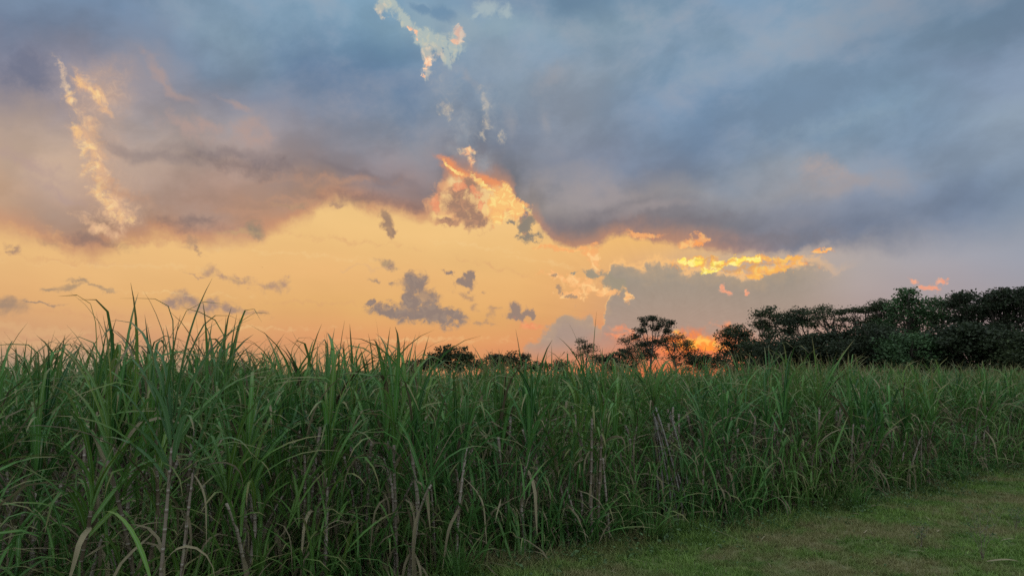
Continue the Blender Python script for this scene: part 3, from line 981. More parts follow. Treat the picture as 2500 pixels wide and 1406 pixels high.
def make_fine(plan):
    """every stalk and every leaf an object of its own"""
    root = bpy.data.objects.new('sugarcane_plant', None); root.empty_display_size = 0.2
    COL.objects.link(root)
    for s_ in plan['stalks']:
        so = link('stalk', stalk_mesh(s_), root)
        for k_, d_ in s_['leaves']:
            nm_, me = leaf_mesh(k_, d_); link(nm_, me, so)
    for tl in plan['tillers']:
        for k_, d_ in tl:
            nm_, me = leaf_mesh(k_, d_); link('young_leaf', me, root)
    for k_, d_ in plan['trash']:
        nm_, me = leaf_mesh(k_, d_, 6); link(nm_, me, root)
    return root


def make_coarse(plan):
    """the same stool with its leaves gathered by kind, for plants standing deeper in the field"""
    root = bpy.data.objects.new('sugarcane_plant', None); root.empty_display_size = 0.2
    COL.objects.link(root)
    G_ = {}
    for s_ in plan['stalks']: link('stalk', stalk_mesh(s_), root)
    allv = [x for s_ in plan['stalks'] for x in s_['leaves']] + [x for tl in plan['tillers'] for x in tl] + plan['trash']
    for k_, d_ in allv:
        G_.setdefault(k_, Geo()); blade(G_[k_], nseg=7, **d_)
    for k_, g_ in G_.items():
        nm_ = {'leaf': 'foliage', 'young': 'young_foliage', 'dry': 'dry_foliage', 'pale': 'foliage'}[k_]
        o_ = link(nm_, g_.mesh(nm_, M[k_]), root); o_['kind'] = 'stuff'
    return root


def copy_tree(o, parent=None):
    c_ = o.copy(); COL.objects.link(c_)
    if parent is not None: c_.parent = parent
    for ch in o.children: copy_tree(ch, c_)
    return c_


def delete_tree(o):
    for ch in list(o.children): delete_tree(ch)
    bpy.data.objects.remove(o)


KINDS = [dict(n_st=3, n_till=4, erect=0.5), dict(n_st=4, n_till=3, erect=0.8, tall=1.05), dict(n_st=2, n_till=5, erect=0.4, drybits=1.3),
         dict(n_st=3, n_till=4, erect=0.7, lush=1.1), dict(n_st=3, n_till=3, erect=1.0, tall=1.08), dict(n_st=2, n_till=4, erect=0.6, tall=0.95),
         dict(n_st=4, n_till=3, erect=0.3, drybits=1.4), dict(n_st=3, n_till=4, erect=0.6, tall=0.9), dict(n_st=3, n_till=3, erect=0.5, lush=1.2, tall=1.02)]
plans = [cane_plan(100 + k, **kw) for k, kw in enumerate(KINDS)]


def plan_top(pl):
    z = 0
    for s_ in pl['stalks']:
        for k_, d_ in s_['leaves']:
            g_ = Geo(); p_ = blade(g_, nseg=8, **d_); z = max(z, p_[:, 2].max())
    return z


tops = [plan_top(p_) for p_ in plans]

# how high the cane stands against the sky, photograph x -> y
SKYLINE = [(-200,840),(0,812),(60,850),(130,850),(200,805),(255,738),(300,722),(345,752),(400,718),(440,765),(520,742),(565,800),(610,835),(660,850),(720,850),(780,800),
           (830,830),(880,850),(930,785),(985,815),(1040,848),(1150,872),(1245,828),(1310,868),(1380,850),(1440,805),(1500,872),(1600,872),(1700,880),(1850,842),(1900,850),(1990,838),
           (2070,862),(2200,885),(2300,880),(2400,885),(2500,890),(2900,895)]
SKX, SKY_ = zip(*SKYLINE)


def target_top(x, y, z=2.0):
    px_, _ = pix_of(x, y, z)
    ty = np.interp(px_, SKX, SKY_)
    D = y / math.cos(math.atan2(x, y)) * math.cos(math.atan2(x, y))
    v = pix_dir(px_, ty)
    return EYE + v.z / v.y * y, px_


spots = []
tries = 0
while len(spots) < 288 and tries < 60000:
    tries += 1
    s_ = R.uniform(8.0, CUM[-2] - 2.0)
    v_ = R.uniform(0.15, 3.7) ** 1.0
    p_, _ = edge_pt(s_, v_)
    px_, _ = pix_of(p_[0], p_[1], 1.0)
    if px_ < -260 or px_ > 2760 or p_[1] < 2.6: continue
    if 385 < px_ < 500 and p_[1] < 4.9: continue                                # nothing hides the pale fan of leaves
    if 1.35 < p_[0] < 2.25 and p_[1] < 9.0 and 1540 < px_ < 1690: continue      # the opening in which the bare canes show
    if all((p_[0] - q_[0]) ** 2 + (p_[1] - q_[1]) ** 2 > (0.36 + 0.02 * max(v_, 0)) ** 2 for q_ in spots):
        spots.append((p_[0], p_[1], v_, px_))
print('cane spots', len(spots), 'tries', tries)
spots.sort(key=lambda q_: math.hypot(q_[0], q_[1]))
protoF, protoC = {}, {}
LOOKS = ['leafy three-stalked', 'upright four-stalked', 'loose two-stalked', 'lush three-stalked', 'stiff spiky-leaved', 'low bushy two-stalked', 'drooping four-stalked', 'small three-stalked', 'dense-topped']
MARKS = [(0, 110, 'at the left edge of the view'), (110, 230, 'just left of the tallest dark clump'), (230, 370, 'in front of the tallest dark clump'), (370, 500, 'around the wide fan of leaves'),
         (500, 620, 'below the far-off dark bush'), (620, 760, 'left of the leaves folded above the field'), (760, 880, 'below the leaves folded above the field'), (880, 1010, 'below the largest grey cloud'),
         (1010, 1150, 'below the round horizon tree'), (1150, 1330, 'below the two-humped horizon tree'), (1330, 1480, 'below the thin see-through tree'), (1480, 1560, 'left of the leaning whitish canes'),
         (1560, 1670, 'beside the leaning whitish canes'), (1670, 1760, 'below the sunset glow'), (1760, 1850, 'below the left end of the wood'), (1850, 1930, 'below the slender tree'), (1930, 2060, 'below the feathery tree'),
         (2060, 2180, 'above the longest dry leaf'), (2180, 2270, 'below the tallest green tree'), (2270, 2350, 'below the rounded green tree'), (2350, 2430, 'below the first layered tree'), (2430, 2500, 'at the right edge of the view')]
taken = set()
n_fine = 0
for n_, (x, y, v_, px_) in enumerate(spots):
    k = R.randrange(len(plans))
    dist = math.hypot(x, y)
    fine = dist < 7.2 and v_ < 2.0 and n_fine < 62
    store = protoF if fine else protoC
    if k not in store:
        store[k] = make_fine(plans[k]) if fine else make_coarse(plans[k]); o = store[k]
    else: o = copy_tree(store[k])
    n_fine += fine
    ht, _ = target_top(x, y)
    f = R.choice([1.0, 0.97, 0.93, 0.88, 0.84, 0.8] if px_ > 1000 else [1.03, 1.0, 0.98, 0.96, 0.92, 0.86]) * (1.0 if v_ < 2.5 else 0.97)
    sz = ht * f / tops[k]
    sz = min(max(sz, 0.72), 1.15)
    if R.random() < 0.2 and v_ < 0.8: sz *= 0.7          # shorter stools along the margin
    w_ = R.uniform(0.9, 1.1)
    o.location = (x, y, 0.05)
    o.rotation_euler = (R.gauss(0, 0.05), R.gauss(0, 0.05), R.uniform(0, 6.28))
    o.scale = (w_, w_, sz)
    spot_ = next((nm_ for a_, b_, nm_ in MARKS if a_ <= px_ < b_), None)
    look_ = 'short ' + LOOKS[k] if sz < 0.74 else LOOKS[k]
    if v_ < 0.75 and spot_ and (look_, spot_) not in taken:
        taken.add((look_, spot_))
        tag(o, look_ + ' sugarcane on the field margin, ' + spot_, 'sugarcane', 'sugarcane plants along the margin of the field')
    elif v_ < 1.3:
        tag(o, 'sugarcane plant on the outer margin of the field, bare stalks below its arching leaves', 'sugarcane', 'sugarcane plants along the margin of the field')
    else:
        tag(o, 'sugarcane plant standing behind the outermost plants, seen mostly by its upper leaves', 'sugarcane', 'sugarcane plants just inside the field')


def place(px, py, o, z=0.05, rot=0.0, sc_=(1, 1, 1)):
    x, y = at(px, py)
    o.location = (x, y, z); o.rotation_euler = (0, 0, rot); o.scale = sc_
    return o


# ---------------- single plants that stand out in the photograph
def L_(base, az_deg, elev_deg, L, W=0.034, droop=1.0, kink=None, tint=0.5, r=0.3, twist=0.0):
    return dict(base=base, az_=math.radians(az_deg), elev=math.radians(elev_deg), L=L, W=W, droop=droop, r=r, kink=kink, tint=tint, twist=twist)


def hero(seed, n_st, top, label, px, py, **kw):
    pl = cane_plan(seed, n_st=n_st, **kw)
    o = make_fine(pl)
    x, y = at(px, py)
    z = plan_top(pl)
    o.location = (x, y, 0.05)
    o.scale = (1, 1, top / z)
    tag(o, label, 'sugarcane')
    return o, pl


def hero_custom(label, px, dist, stalks, extra=(), mat='leaf'):
    """stalks: (dx, dy, height, lean, lean_az, [leaf dicts relative to the stalk top])"""
    root = bpy.data.objects.new('sugarcane_plant', None); COL.objects.link(root)
    x = (px - 1250) / FPX * dist
    root.location = (x, dist, 0.05)
    for dx_, dy_, h, lean, la, lv, rd in stalks:
        path = stalk_path(dx_, dy_, h, lean, math.radians(la), 0.6)
        so = link('stalk', stalk_mesh(dict(path=path, rad=rd, tint=R.random() * 0.5)), root)
        for q_ in range(7):
            b = path[R.randint(2, 8)]
            if q_ % 2: d_ = dict(base=b, az_=R.uniform(0, 6.28), elev=R.uniform(-1.0, 1.0), L=R.uniform(0.3, 0.7), W=R.uniform(0.014, 0.028), droop=2.8, r=R.random(), kink=None, tint=R.random(), twist=R.gauss(0, 0.8))
            else: d_ = dict(base=b - np.array([0, 0, 0.15]), az_=R.uniform(0, 6.28), elev=1.5, L=R.uniform(0.2, 0.35), W=rd * 2.6, droop=0.3, r=R.random(), kink=None, tint=R.random(), twist=0.3)
            link('dry_leaf', leaf_mesh('dry', d_)[1], so)
        for d_ in lv:
            d_ = dict(d_); d_['base'] = path[-1] + np.array(d_['base'])
            link('leaf', leaf_mesh(mat, d_, 10)[1], so)
    for k_, d_ in extra:
        nm_, me = leaf_mesh(k_, d_, 9); link('young_leaf' if k_ == 'young' else nm_, me, root)
    return tag(root, label, 'sugarcane')


fan = []
for k, (a_, e_, L, dr, kk) in enumerate([(180, 64, .86, .9, None), (176, 70, .95, .7, None), (186, 76, 1.0, .5, (0.8, 1.0)), (170, 80, 1.0, .4, None), (200, 85, 1.02, .3, None), (350, 86, .95, .3, None),
                                         (8, 82, 1.0, .4, (0.8, 1.3)), (0, 77, 1.0, .5, None), (12, 72, .95, .7, None), (355, 66, .9, .9, None), (4, 56, .8, 1.2, None), (184, 54, .78, 1.3, None),
                                         (270, 74, .7, .7, None), (250, 60, .6, 1.0, None), (300, 66, .65, .9, None), (192, 88, .98, .05, None)]):
    fan.append(L_((0.012 * (k % 3 - 1), 0, -0.34 + 0.55 * (e_ - 48) / 40), a_ + R.gauss(0, 9), e_, L * R.uniform(0.8, 1.05), 0.040 if k < 15 else 0.020, dr * R.uniform(0.8, 1.9), kk or ((R.uniform(0.6, 0.85), R.uniform(0.5, 1.6)) if R.random() < 0.4 else None), 0.3 + 0.5 * ((k * 7) % 5) / 5, k * 0.13))
hero_custom('tall sugarcane with a wide fan of long leaves on one bare stalk, left of centre', 432, 4.7, [
    (0, 0, 1.22, 0.04, 100, fan, 0.013), (0.05, 0.1, 1.05, 0.05, 20, fan[6:9], 0.011)], mat='pale')

hero(301, 6, 2.32, 'tallest dark clump of sugarcane on the left, leaf tips folded over against the sky', 300, 1368, n_till=1, erect=1.0, tall=1.15, lush=1.1)
hero(302, 4, 2.22, 'tall sugarcane whose upright and right-leaning leaves rise beside the wide fan of leaves', 500, 1352, n_till=1, erect=1.0, tall=1.15)
hero(303, 3, 2.20, 'tall sugarcane with slender pointed tips standing on the left edge of the view', 30, 1400, n_till=2, erect=0.9, tall=1.1)
hero(304, 3, 2.28, 'sugarcane with several leaves folded sharply above the field, left of the grey cloud', 800, 1290, n_till=1, erect=1.0, tall=1.1)
hero(305, 3, 2.38, 'sugarcane with one needle-straight leaf standing above the field beneath the largest grey cloud', 935, 1275, n_till=1, erect=1.0, tall=1.15)
hero(306, 3, 2.25, 'sugarcane with blunt upright leaf tips in front of the low distant bushes', 1265, 1290, n_till=1, erect=1.0, tall=1.1)

# pale bare canes, right of centre
lv = [L_((0, 0, 0), 170, 74, 0.8, 0.04, 1.4, None, 0.6, 0.2), L_((0, 0, 0), 350, 72, 0.8, 0.03, 1.5, None, 0.5, 0.5), L_((0, 0, 0.05), 150, 84, 0.8, 0.03, 0.7, None, 0.4, 0.8),
      L_((0, 0, 0.05), 20, 80, 0.8, 0.03, 0.9, (0.7, 1.2), 0.7, 0.1), L_((0, 0, -0.1), 190, 55, 0.7, 0.03, 2.0, None, 0.8, 0.4), L_((0, 0, -0.1), 330, 50, 0.7, 0.03, 2.1, None, 0.7, 0.6)]
o = hero_custom('sugarcane with a sheaf of bare whitish canes that lean together, right of centre', 1632, 8.75, [
    (0.00, 0.0, 1.30, 0.16, 172, lv, 0.013), (0.06, 0.02, 1.24, 0.20, 176, lv[2:5], 0.012), (0.12, 0.0, 1.34, 0.22, 178, lv, 0.013), (-0.07, 0.03, 1.2, 0.10, 160, lv[:3], 0.012),
    (0.20, 0.05, 1.2, 0.30, 176, lv[3:], 0.011), (-0.13, 0.1, 1.32, 0.05, 120, lv, 0.013), (0.26, 0.1, 1.28, 0.20, 150, lv, 0.012)])
pm = new_mat('whitish_cane_stalk')
u, v = uvxy(); gp = geopos(); n1 = noise(gp, 25.0, 4, 0.6, dims='3D')
c = mixc(n1, (0.15, 0.135, 0.115), (0.30, 0.28, 0.255))
fr = m('FRACT', v * 8.5)
c = mixc(mx(ss(0.08, 0.0, fr), ss(0.95, 1.0, fr)), c, (0.10, 0.07, 0.05))
surface(c, 0.5, 0.3)
M['pale_stalk'] = pm
for ch in o.children:
    if ch.name.startswith('stalk'): ch.data.materials[0] = pm

hero_custom('sugarcane with one very tall dark spike-like leaf and leaves folded to both sides, centre right', 1440, 7.6, [
    (0, 0, 1.25, 0.03, 60, [L_((0, 0, 0.1), 20, 88, 1.02, 0.03, 0.1, None, 0.2), L_((0, 0, 0.1), 190, 80, 0.85, 0.034, 0.8, None, 0.3, 0.4), L_((0, 0, 0.1), 0, 78, 0.9, 0.034, 0.9, (0.75, 1.5), 0.4, 0.7),
                            L_((0, 0, 0), 175, 66, 0.85, 0.034, 1.4, None, 0.6, 0.2), L_((0, 0, 0), 5, 62, 0.9, 0.034, 1.5, None, 0.6, 0.8), L_((0, 0, -0.05), 200, 50, 0.8, 0.03, 1.8, None, 0.5),
                            L_((0, 0, 0.1), 182, 83, 0.95, 0.03, 0.4, None, 0.2, 0.5)], 0.016),
    (0.06, 0.02, 1.1, 0.05, 10, lv, 0.015)])
hero_custom('sugarcane with two long leaves reaching up to the right before the dark trees', 1990, 10.6, [
    (0, 0, 1.25, 0.03, 60, [L_((0, 0, 0.1), 200, 88, 0.95, 0.034, 0.1, None, 0.5), L_((0, 0, 0.1), 0, 62, 1.05, 0.045, 0.25, None, 0.8, 0.4), L_((0, 0, 0.05), 355, 54, 0.95, 0.04, 0.3, None, 0.8, 0.7),
                            L_((0, 0, 0), 175, 70, 0.85, 0.034, 1.2, None, 0.6, 0.2), L_((0, 0, 0), 185, 80, 0.9, 0.034, 0.7, None, 0.6, 0.8), L_((0, 0, 0), 10, 76, 0.9, 0.034, 0.9, None, 0.6, 0.3),
                            L_((0, 0, -0.1), 190, 50, 0.8, 0.03, 1.8, None, 0.5)], 0.016)])
hero_custom('young sugarcane shoot of a few broad bright leaves at the lower left', 405, 4.15, [],
            [('young', L_((0, 0, 0.05), 175, 72, 0.42, 0.030, 1.2, None, 0.9, 0.3)), ('young', L_((0, 0, 0.05), 10, 78, 0.62, 0.034, 0.5, None, 1.0, 0.6)),
             ('young', L_((0.0, 0, 0.08), 172, 84, 0.50, 0.030, 0.5, None, 0.8, 0.2)), ('young', L_((0, 0, 0.02), 0, 45, 0.45, 0.028, 0.9, None, 0.8, 0.8)),
             ('young', L_((0, 0, 0.55), 150, 60, 0.75, 0.03, 1.7, None, 0.95, 0.8)), ('young', L_((0.02, 0, 0.10), 330, 82, 0.6, 0.03, 1.0, (0.8, 1.3), 0.9, 0.1))])

# canes that have fallen over, low on the left
for n_, (px, py, az_, le, ti, lab) in enumerate([
        (700, 1406, 132, 0.62, 0.9, 'broken pale sugarcane stalk leaning left across the lower leaves'),
        (640, 1400, 150, 0.75, 0.7, 'fallen brown sugarcane stalk lying aslant near the lower left'),
        (690, 1345, 118, 0.30, 1.0, 'short thick whitish cane stub leaning among the low leaves'),
        (60, 1440, 30, 0.8, 0.4, 'dull fallen sugarcane stalk in the bottom left corner')]):
    g = Geo()
    x, y = at(px, min(py, 1400))
    L = (0.75, 0.85, 0.4, 0.9)[n_]
    a = math.radians(az_); e_ = math.acos(min(le, 0.95))
    pts = [np.array([math.cos(a) * math.cos(e_) * L * t, 0.25 * math.sin(a) * L * t, 0.03 + math.sin(e_) * L * t]) for t in np.linspace(0, 1, 14)]
    tube(g, pts, 0.016, 7, ti)
    o = link('fallen_cane', g.mesh('fallen_cane', M['stalk']), None, (x, y, 0.04))
    tag(o, lab, 'cane stalk')

# ---------------- the field behind: too many to count
def fan_proto(seed, nl, nseg, L0=1.0):
    r = random.Random(seed); g = Geo()
    pl = r.uniform(0, 6.28)
    for i_ in range(nl):
        f = i_ / (nl - 1)
        blade(g, (r.gauss(0, 0.06), r.gauss(0, 0.06), 1.0 + 0.2 * f + r.gauss(0, 0.05)), pl + (i_ % 2) * 3.14 + r.gauss(0, 0.6), min(1.53, 0.9 + 0.6 * f + r.gauss(0, 0.1)), r.uniform(0.7, 1.1) * L0,
              r.uniform(0.028, 0.04), r.uniform(0.5, 2.6) * (1.1 - 0.6 * f), r.random(), (r.uniform(0.5, 0.8), r.uniform(0.8, 1.8)) if r.random() < 0.3 else None, nseg, r.random(), r.gauss(0, 0.3), True)
    return np.concatenate(g.v), np.concatenate(g.f4), np.concatenate(g.uv), np.concatenate(g.t)


fansN = [fan_proto(500 + k, 14, 6) for k in range(10)]
fansF = [fan_proto(600 + k, 9, 4) for k in range(8)]


def scatter(fans, n, vlo, vhi, hmul, slo, shi, wide=1.0):
    g = Geo(); cnt = 0; t_ = 0
    while cnt < n and t_ < n * 60:
        t_ += 1
        v_ = R.uniform(vlo, vhi)
        s_ = R.uniform(slo, shi)
        p_, _ = edge_pt(s_, v_)
        if p_[1] < 3: continue
        px_, _ = pix_of(p_[0], p_[1], 1.8)
        if px_ < -350 or px_ > 2850: continue
        V_, F_, U_, T_ = R.choice(fans)
        a = R.uniform(0, 6.28); c_, s2 = math.cos(a), math.sin(a)
        D = math.hypot(*p_)
        h = R.choice([0.9, 0.95, 1.0, 1.0, 1.04, 1.10]) * hmul * (1.02 - 0.02 * min(max((px_ - 900) / 700, 0), 1))
        w_ = wide
        x = (V_[:, 0] * c_ - V_[:, 1] * s2) * w_ + p_[0]; y = (V_[:, 0] * s2 + V_[:, 1] * c_) * w_ + p_[1]
        g.add(np.stack([x, y, V_[:, 2] * h + 0.05], 1), F_, None, U_, np.clip(T_ * 0.7 + R.random() * 0.3, 0, 1)); cnt += 1
    return g


g = scatter(fansN, 1500, 3.6, 9.0, 0.97, 0, CUM[-1])
g2 = scatter(fansF, 3200, 8.5, 34.0, 0.96, 0, CUM[-1], 1.1)
g3 = scatter(fansF, 2600, 34.0, 110.0, 0.93, 0, CUM[-1], 1.5)
G0 = Geo()
for gg in (g, g2, g3):
    for v_, f_, u_, t_ in zip(gg.v, gg.f4, gg.uv, gg.t): pass
    G0.v += gg.v; G0.uv += gg.uv; G0.t += gg.t
    G0.f4 += [f_ + G0.n for f_ in gg.f4]
    G0.n += gg.n
tag(link('sugarcane_field', G0.mesh('sugarcane_field', M['leaf'])), kind='stuff')

# canes and dead leaves deep between the plants, which close the view into the field
g = Geo()
for k in range(2600):
    s_ = R.uniform(6, CUM[-2] + 6); v_ = R.uniform(0.5, 6.5)
    p_, _ = edge_pt(s_, v_)
    if p_[1] < 2.8: continue
    px_, _ = pix_of(p_[0], p_[1], 1.0)
    if px_ < -300 or px_ > 2800: continue
    base = np.array([p_[0], p_[1], 0.05])
    if k % 2:
        pth = stalk_path(p_[0], p_[1], R.uniform(0.8, 1.3), abs(R.gauss(0.1, 0.12)), R.uniform(0, 6.28), R.random())[::2]
        tube(g, pth + np.array([0, 0, 0.05]), 0.014, 4, 0.3 * R.random())
tag(link('standing_canes', g.mesh('standing_canes', M['stalk'])), kind='stuff')
g = Geo()
for k in range(6500):
    s_ = R.uniform(6, CUM[-2] + 6); v_ = abs(R.gauss(0, 1.6)) + 0.1
    p_, _ = edge_pt(s_, v_)
    if p_[1] < 2.8: continue
    px_, _ = pix_of(p_[0], p_[1], 0.5)
    if px_ < -200 or px_ > 2700: continue
    z = 0.06 if R.random() < 0.45 else R.uniform(0.06, 0.9)
    blade(g, (p_[0], p_[1], z), R.uniform(0, 6.28), R.uniform(-0.1, 0.5) if z < 0.1 else R.uniform(-0.6, 1.4), R.uniform(0.25, 0.75), R.uniform(0.008, 0.022), R.uniform(0.1, 2.2), R.random(), None, 4, R.random() * 0.9, R.gauss(0, 0.6), True)
tag(link('dead_cane_leaves', g.mesh('dead_cane_leaves', M['dry'])), kind='stuff')
g = Geo()
for k in range(10500):
    s_ = R.uniform(6, CUM[-2] + 6); v_ = abs(R.gauss(0, 0.8)) + 0.02
    p_, _ = edge_pt(s_, v_)
    if p_[1] < 2.8: continue
    px_, _ = pix_of(p_[0], p_[1], 0.5)
    if px_ < -200 or px_ > 2700: continue
    blade(g, (p_[0], p_[1], R.choice([0.04, 0.05, 0.3, 0.6])), R.uniform(0, 6.28), R.uniform(0.9, 1.5), R.uniform(0.3, 0.85), R.uniform(0.014, 0.030), R.uniform(0.4, 2.4), R.random(), None, 6, R.random(), R.gauss(0, 0.4), True)
tag(link('undergrowth', g.mesh('undergrowth', M['young'])), kind='stuff')


# ================================================================== lawn, weeds, tussocks
def inside_field(x, y):
    """distance past the field margin (positive = in the cane)"""
    P = np.stack([x, y], 1); best = np.full(len(x), 1e9); sg = np.zeros(len(x))
    for k in range(len(SEG)):
        a = EP[k]; d = SEG[k] / SL[k]
        t = np.clip((P - a) @ d, 0, SL[k])
        q_ = a + t[:, None] * d
        e_ = P - q_; dist = np.linalg.norm(e_, axis=1)
        nrm_ = e_ @ np.array([-d[1], d[0]])
        up_ = dist < best
        best[up_] = dist[up_]; sg[up_] = np.sign(nrm_)[up_]
    return best * sg


def many_blades(X_, Y_, Z_, H_, W_, lean, T_, mat, name, segs=2):
    """short grass blades, built all at once"""
    n = len(X_)
    az_ = rng.uniform(0, 2 * np.pi, n); face = rng.uniform(0, 2 * np.pi, n)
    t = np.linspace(0, 1, segs + 1)
    off = (lean[:, None] * t[None] ** 1.7) * H_[:, None]
    hh = H_[:, None] * t[None] * np.sqrt(np.clip(1 - (lean[:, None] * 0.7) ** 2, 0.05, 1))
    cx_ = X_[:, None] + np.cos(az_)[:, None] * off; cy_ = Y_[:, None] + np.sin(az_)[:, None] * off
    cz_ = Z_[:, None] + hh
    w = W_[:, None] * (1 - t[None] ** 1.6) * 0.5 + 0.0003
    sx = np.cos(face)[:, None] * w; sy = np.sin(face)[:, None] * w
    v = np.stack([np.stack([cx_ - sx, cy_ - sy, cz_], -1), np.stack([cx_ + sx, cy_ + sy, cz_], -1)], 2).reshape(n, -1, 3)
    m_ = (segs + 1) * 2
    base = np.arange(n)[:, None] * m_
    q = np.concatenate([base + np.array([2 * i_, 2 * i_ + 1, 2 * i_ + 3, 2 * i_ + 2]) for i_ in range(segs)], 0).reshape(-1, 4)
    g = Geo()
    uv = np.tile(np.stack([np.tile([0, 1], segs + 1), np.repeat(t, 2)], 1), (n, 1))
    g.add(v.reshape(-1, 3), q, None, uv, np.repeat(T_, m_))
    return g.mesh(name, mat)


NB = 190000
NC = 26000                                    # tufts; every blade belongs to one
CX = rng.uniform(-1.5, 16, NC * 3); CY = 5.2 + 22 * rng.random(NC * 3) ** 1.7
kp = (np.abs(CX) < CY * 0.80) & (inside_field(CX, CY) < 0.25)
CX, CY = CX[kp][:NC], CY[kp][:NC]
ci = rng.integers(0, len(CX), NB)
CT = rng.normal(0, 0.25, len(CX)); CH = rng.uniform(0.6, 1.5, len(CX))
sp_ = 0.022 * (1 + CY[ci] * 0.05)
X_ = CX[ci] + rng.normal(0, 1, NB) * sp_; Y_ = CY[ci] + rng.normal(0, 1, NB) * sp_
dd = inside_field(X_, Y_)
patch = np.sin(X_ * 2.1 + 1.3 * np.sin(Y_ * 1.7)) * np.sin(Y_ * 2.6 + X_) + 0.6 * np.sin(X_ * 7 + Y_ * 3) * np.sin(Y_ * 9)
edge_tall = np.exp(-np.clip(-dd, 0, 9) / 0.28)
H_ = (0.026 + 0.030 * rng.random(NB) ** 2 + 0.018 * np.clip(patch, 0, 1)) * CH[ci] * (1 + 2.4 * edge_tall * rng.random(NB))
T_ = np.clip(0.5 + 0.22 * patch + CT[ci] + rng.normal(0, 0.15, NB), 0, 1)
me = many_blades(X_, Y_, ground_z(X_, Y_) - 0.003, H_, rng.uniform(0.004, 0.009, NB) * (1 + Y_ * 0.05), np.clip(rng.normal(0.7, 0.35, NB), 0, 1.3), T_, M['grass'], 'lawn_grass')
tag(link('lawn_grass', me), kind='stuff')
print('lawn blades', len(X_))

# low broad-leaved weeds creeping out of the margin
g = Geo()
nW = 15000
cnt = 0
Wx, Wy, Wz, Wt, Ws = [], [], [], [], []
for k in range(2600):
    s_ = R.uniform(8, CUM[-2] + 2); v_ = -abs(R.gauss(0, 0.34)) + 0.22
    p_, _ = edge_pt(s_, v_)
    if p_[1] < 5: continue
    h_ = R.uniform(0.03, 0.20) * (1.0 if v_ > -0.3 else 0.45)
    for q_ in range(R.randint(4, 8)):
        Wx.append(p_[0] + R.gauss(0, 0.05)); Wy.append(p_[1] + R.gauss(0, 0.05)); Wz.append(h_ * R.random() + 0.01); Wt.append(R.random()); Ws.append(R.uniform(0.012, 0.032))
for k in range(2200):          # clover-like leaves in the lawn itself
    x = R.uniform(-0.5, 11); y = R.uniform(5.8, 15)
    Wx.append(x); Wy.append(y); Wz.append(R.uniform(0.015, 0.05)); Wt.append(R.random()); Ws.append(R.uniform(0.008, 0.018))
Wx, Wy, Wz, Wt, Ws = map(np.array, (Wx, Wy, Wz, Wt, Ws))
kp = (inside_field(Wx, Wy) < 0.6)
Wx, Wy, Wz, Wt, Ws = Wx[kp], Wy[kp], Wz[kp], Wt[kp], Ws[kp]
n = len(Wx)


def leaf_quads(cx_, cy_, cz_, size, tint, up=0.5, aspect=1.7):
    """kite-shaped leaves facing every way, folded a little along the middle"""
    n = len(cx_)
    d = rng.normal(size=(n, 3)); d[:, 2] *= (1 - up); d /= np.linalg.norm(d, axis=1)[:, None]
    o_ = rng.normal(size=(n, 3)); s_ = np.cross(d, o_); s_ /= np.linalg.norm(s_, axis=1)[:, None]
    nn = np.cross(d, s_)
    c0 = np.stack([cx_, cy_, cz_], 1)
    L = size[:, None] * aspect
    a = c0 - d * L * 0.5; b = c0 + s_ * size[:, None] * 0.5 + nn * size[:, None] * 0.15
    e = c0 + d * L * 0.5; f = c0 - s_ * size[:, None] * 0.5 + nn * size[:, None] * 0.15
    v = np.stack([a, b, e, f], 1).reshape(-1, 3)
    q = np.arange(n * 4).reshape(n, 4)
    return v, q, np.repeat(tint, 4)


v, q, t_ = leaf_quads(Wx, Wy, Wz + ground_z(Wx, Wy), Ws, Wt)
g.add(v, q, None, None, t_)
tag(link('low_weeds', g.mesh('low_weeds', M['weed'], False)), kind='stuff')

# tussocks of taller grass and cane seedlings along the margin
def tussock_mesh(seed, nbl, h):
    r = random.Random(seed); g = Geo()
    for k in range(nbl):
        a = r.uniform(0, 6.28); d = abs(r.gauss(0, 0.07))
        blade(g, (math.cos(a) * d, math.sin(a) * d, 0), a + r.gauss(0, 0.8), r.uniform(1.0, 1.5), h * r.uniform(0.5, 1.0), r.uniform(0.008, 0.018), r.uniform(0.2, 1.9), r.random(), None, 6, r.random(), r.gauss(0, 0.3), True)
    return g.mesh('blades', M['young'])


TUS = [tussock_mesh(900 + k, 46, 0.55) for k in range(5)]
special = {0: (1650, 1272, 1.25, 'largest tussock of long green blades, at the foot of the whitish canes'), 1: (1000, 1340, 1.0, 'dark green tussock of narrow blades at the bottom centre'),
           2: (1930, 1225, 1.0, 'tussock of upright blades in front of the thicket of leaning canes'), 3: (1480, 1330, 0.7, 'small grass tussock right beside the lawn corner, low centre')}
for k in range(80):
    o = link('grass_tussock', R.choice(TUS))
    if k in special:
        px_, py_, sc_, lab = special[k]
        x, y = at(px_, py_); o['label'] = lab; o['category'] = 'grass tussock'
        o.scale = (1.3 * sc_, 1.3 * sc_, sc_)
    else:
        p_, _ = edge_pt(R.uniform(9, CUM[-2]), R.uniform(-0.18, 0.35)); x, y = p_
        sc_ = R.uniform(0.5, 1.05); o.scale = (sc_, sc_, sc_ * R.uniform(0.8, 1.2))
        tag(o, 'tussock of green blades at the foot of the cane along the margin', 'grass tussock')
    o['group'] = 'grass tussocks along the foot of the cane'
    o.location = (x, y, float(ground_z(x, y))); o.rotation_euler = (0, 0, R.uniform(0, 6.28))

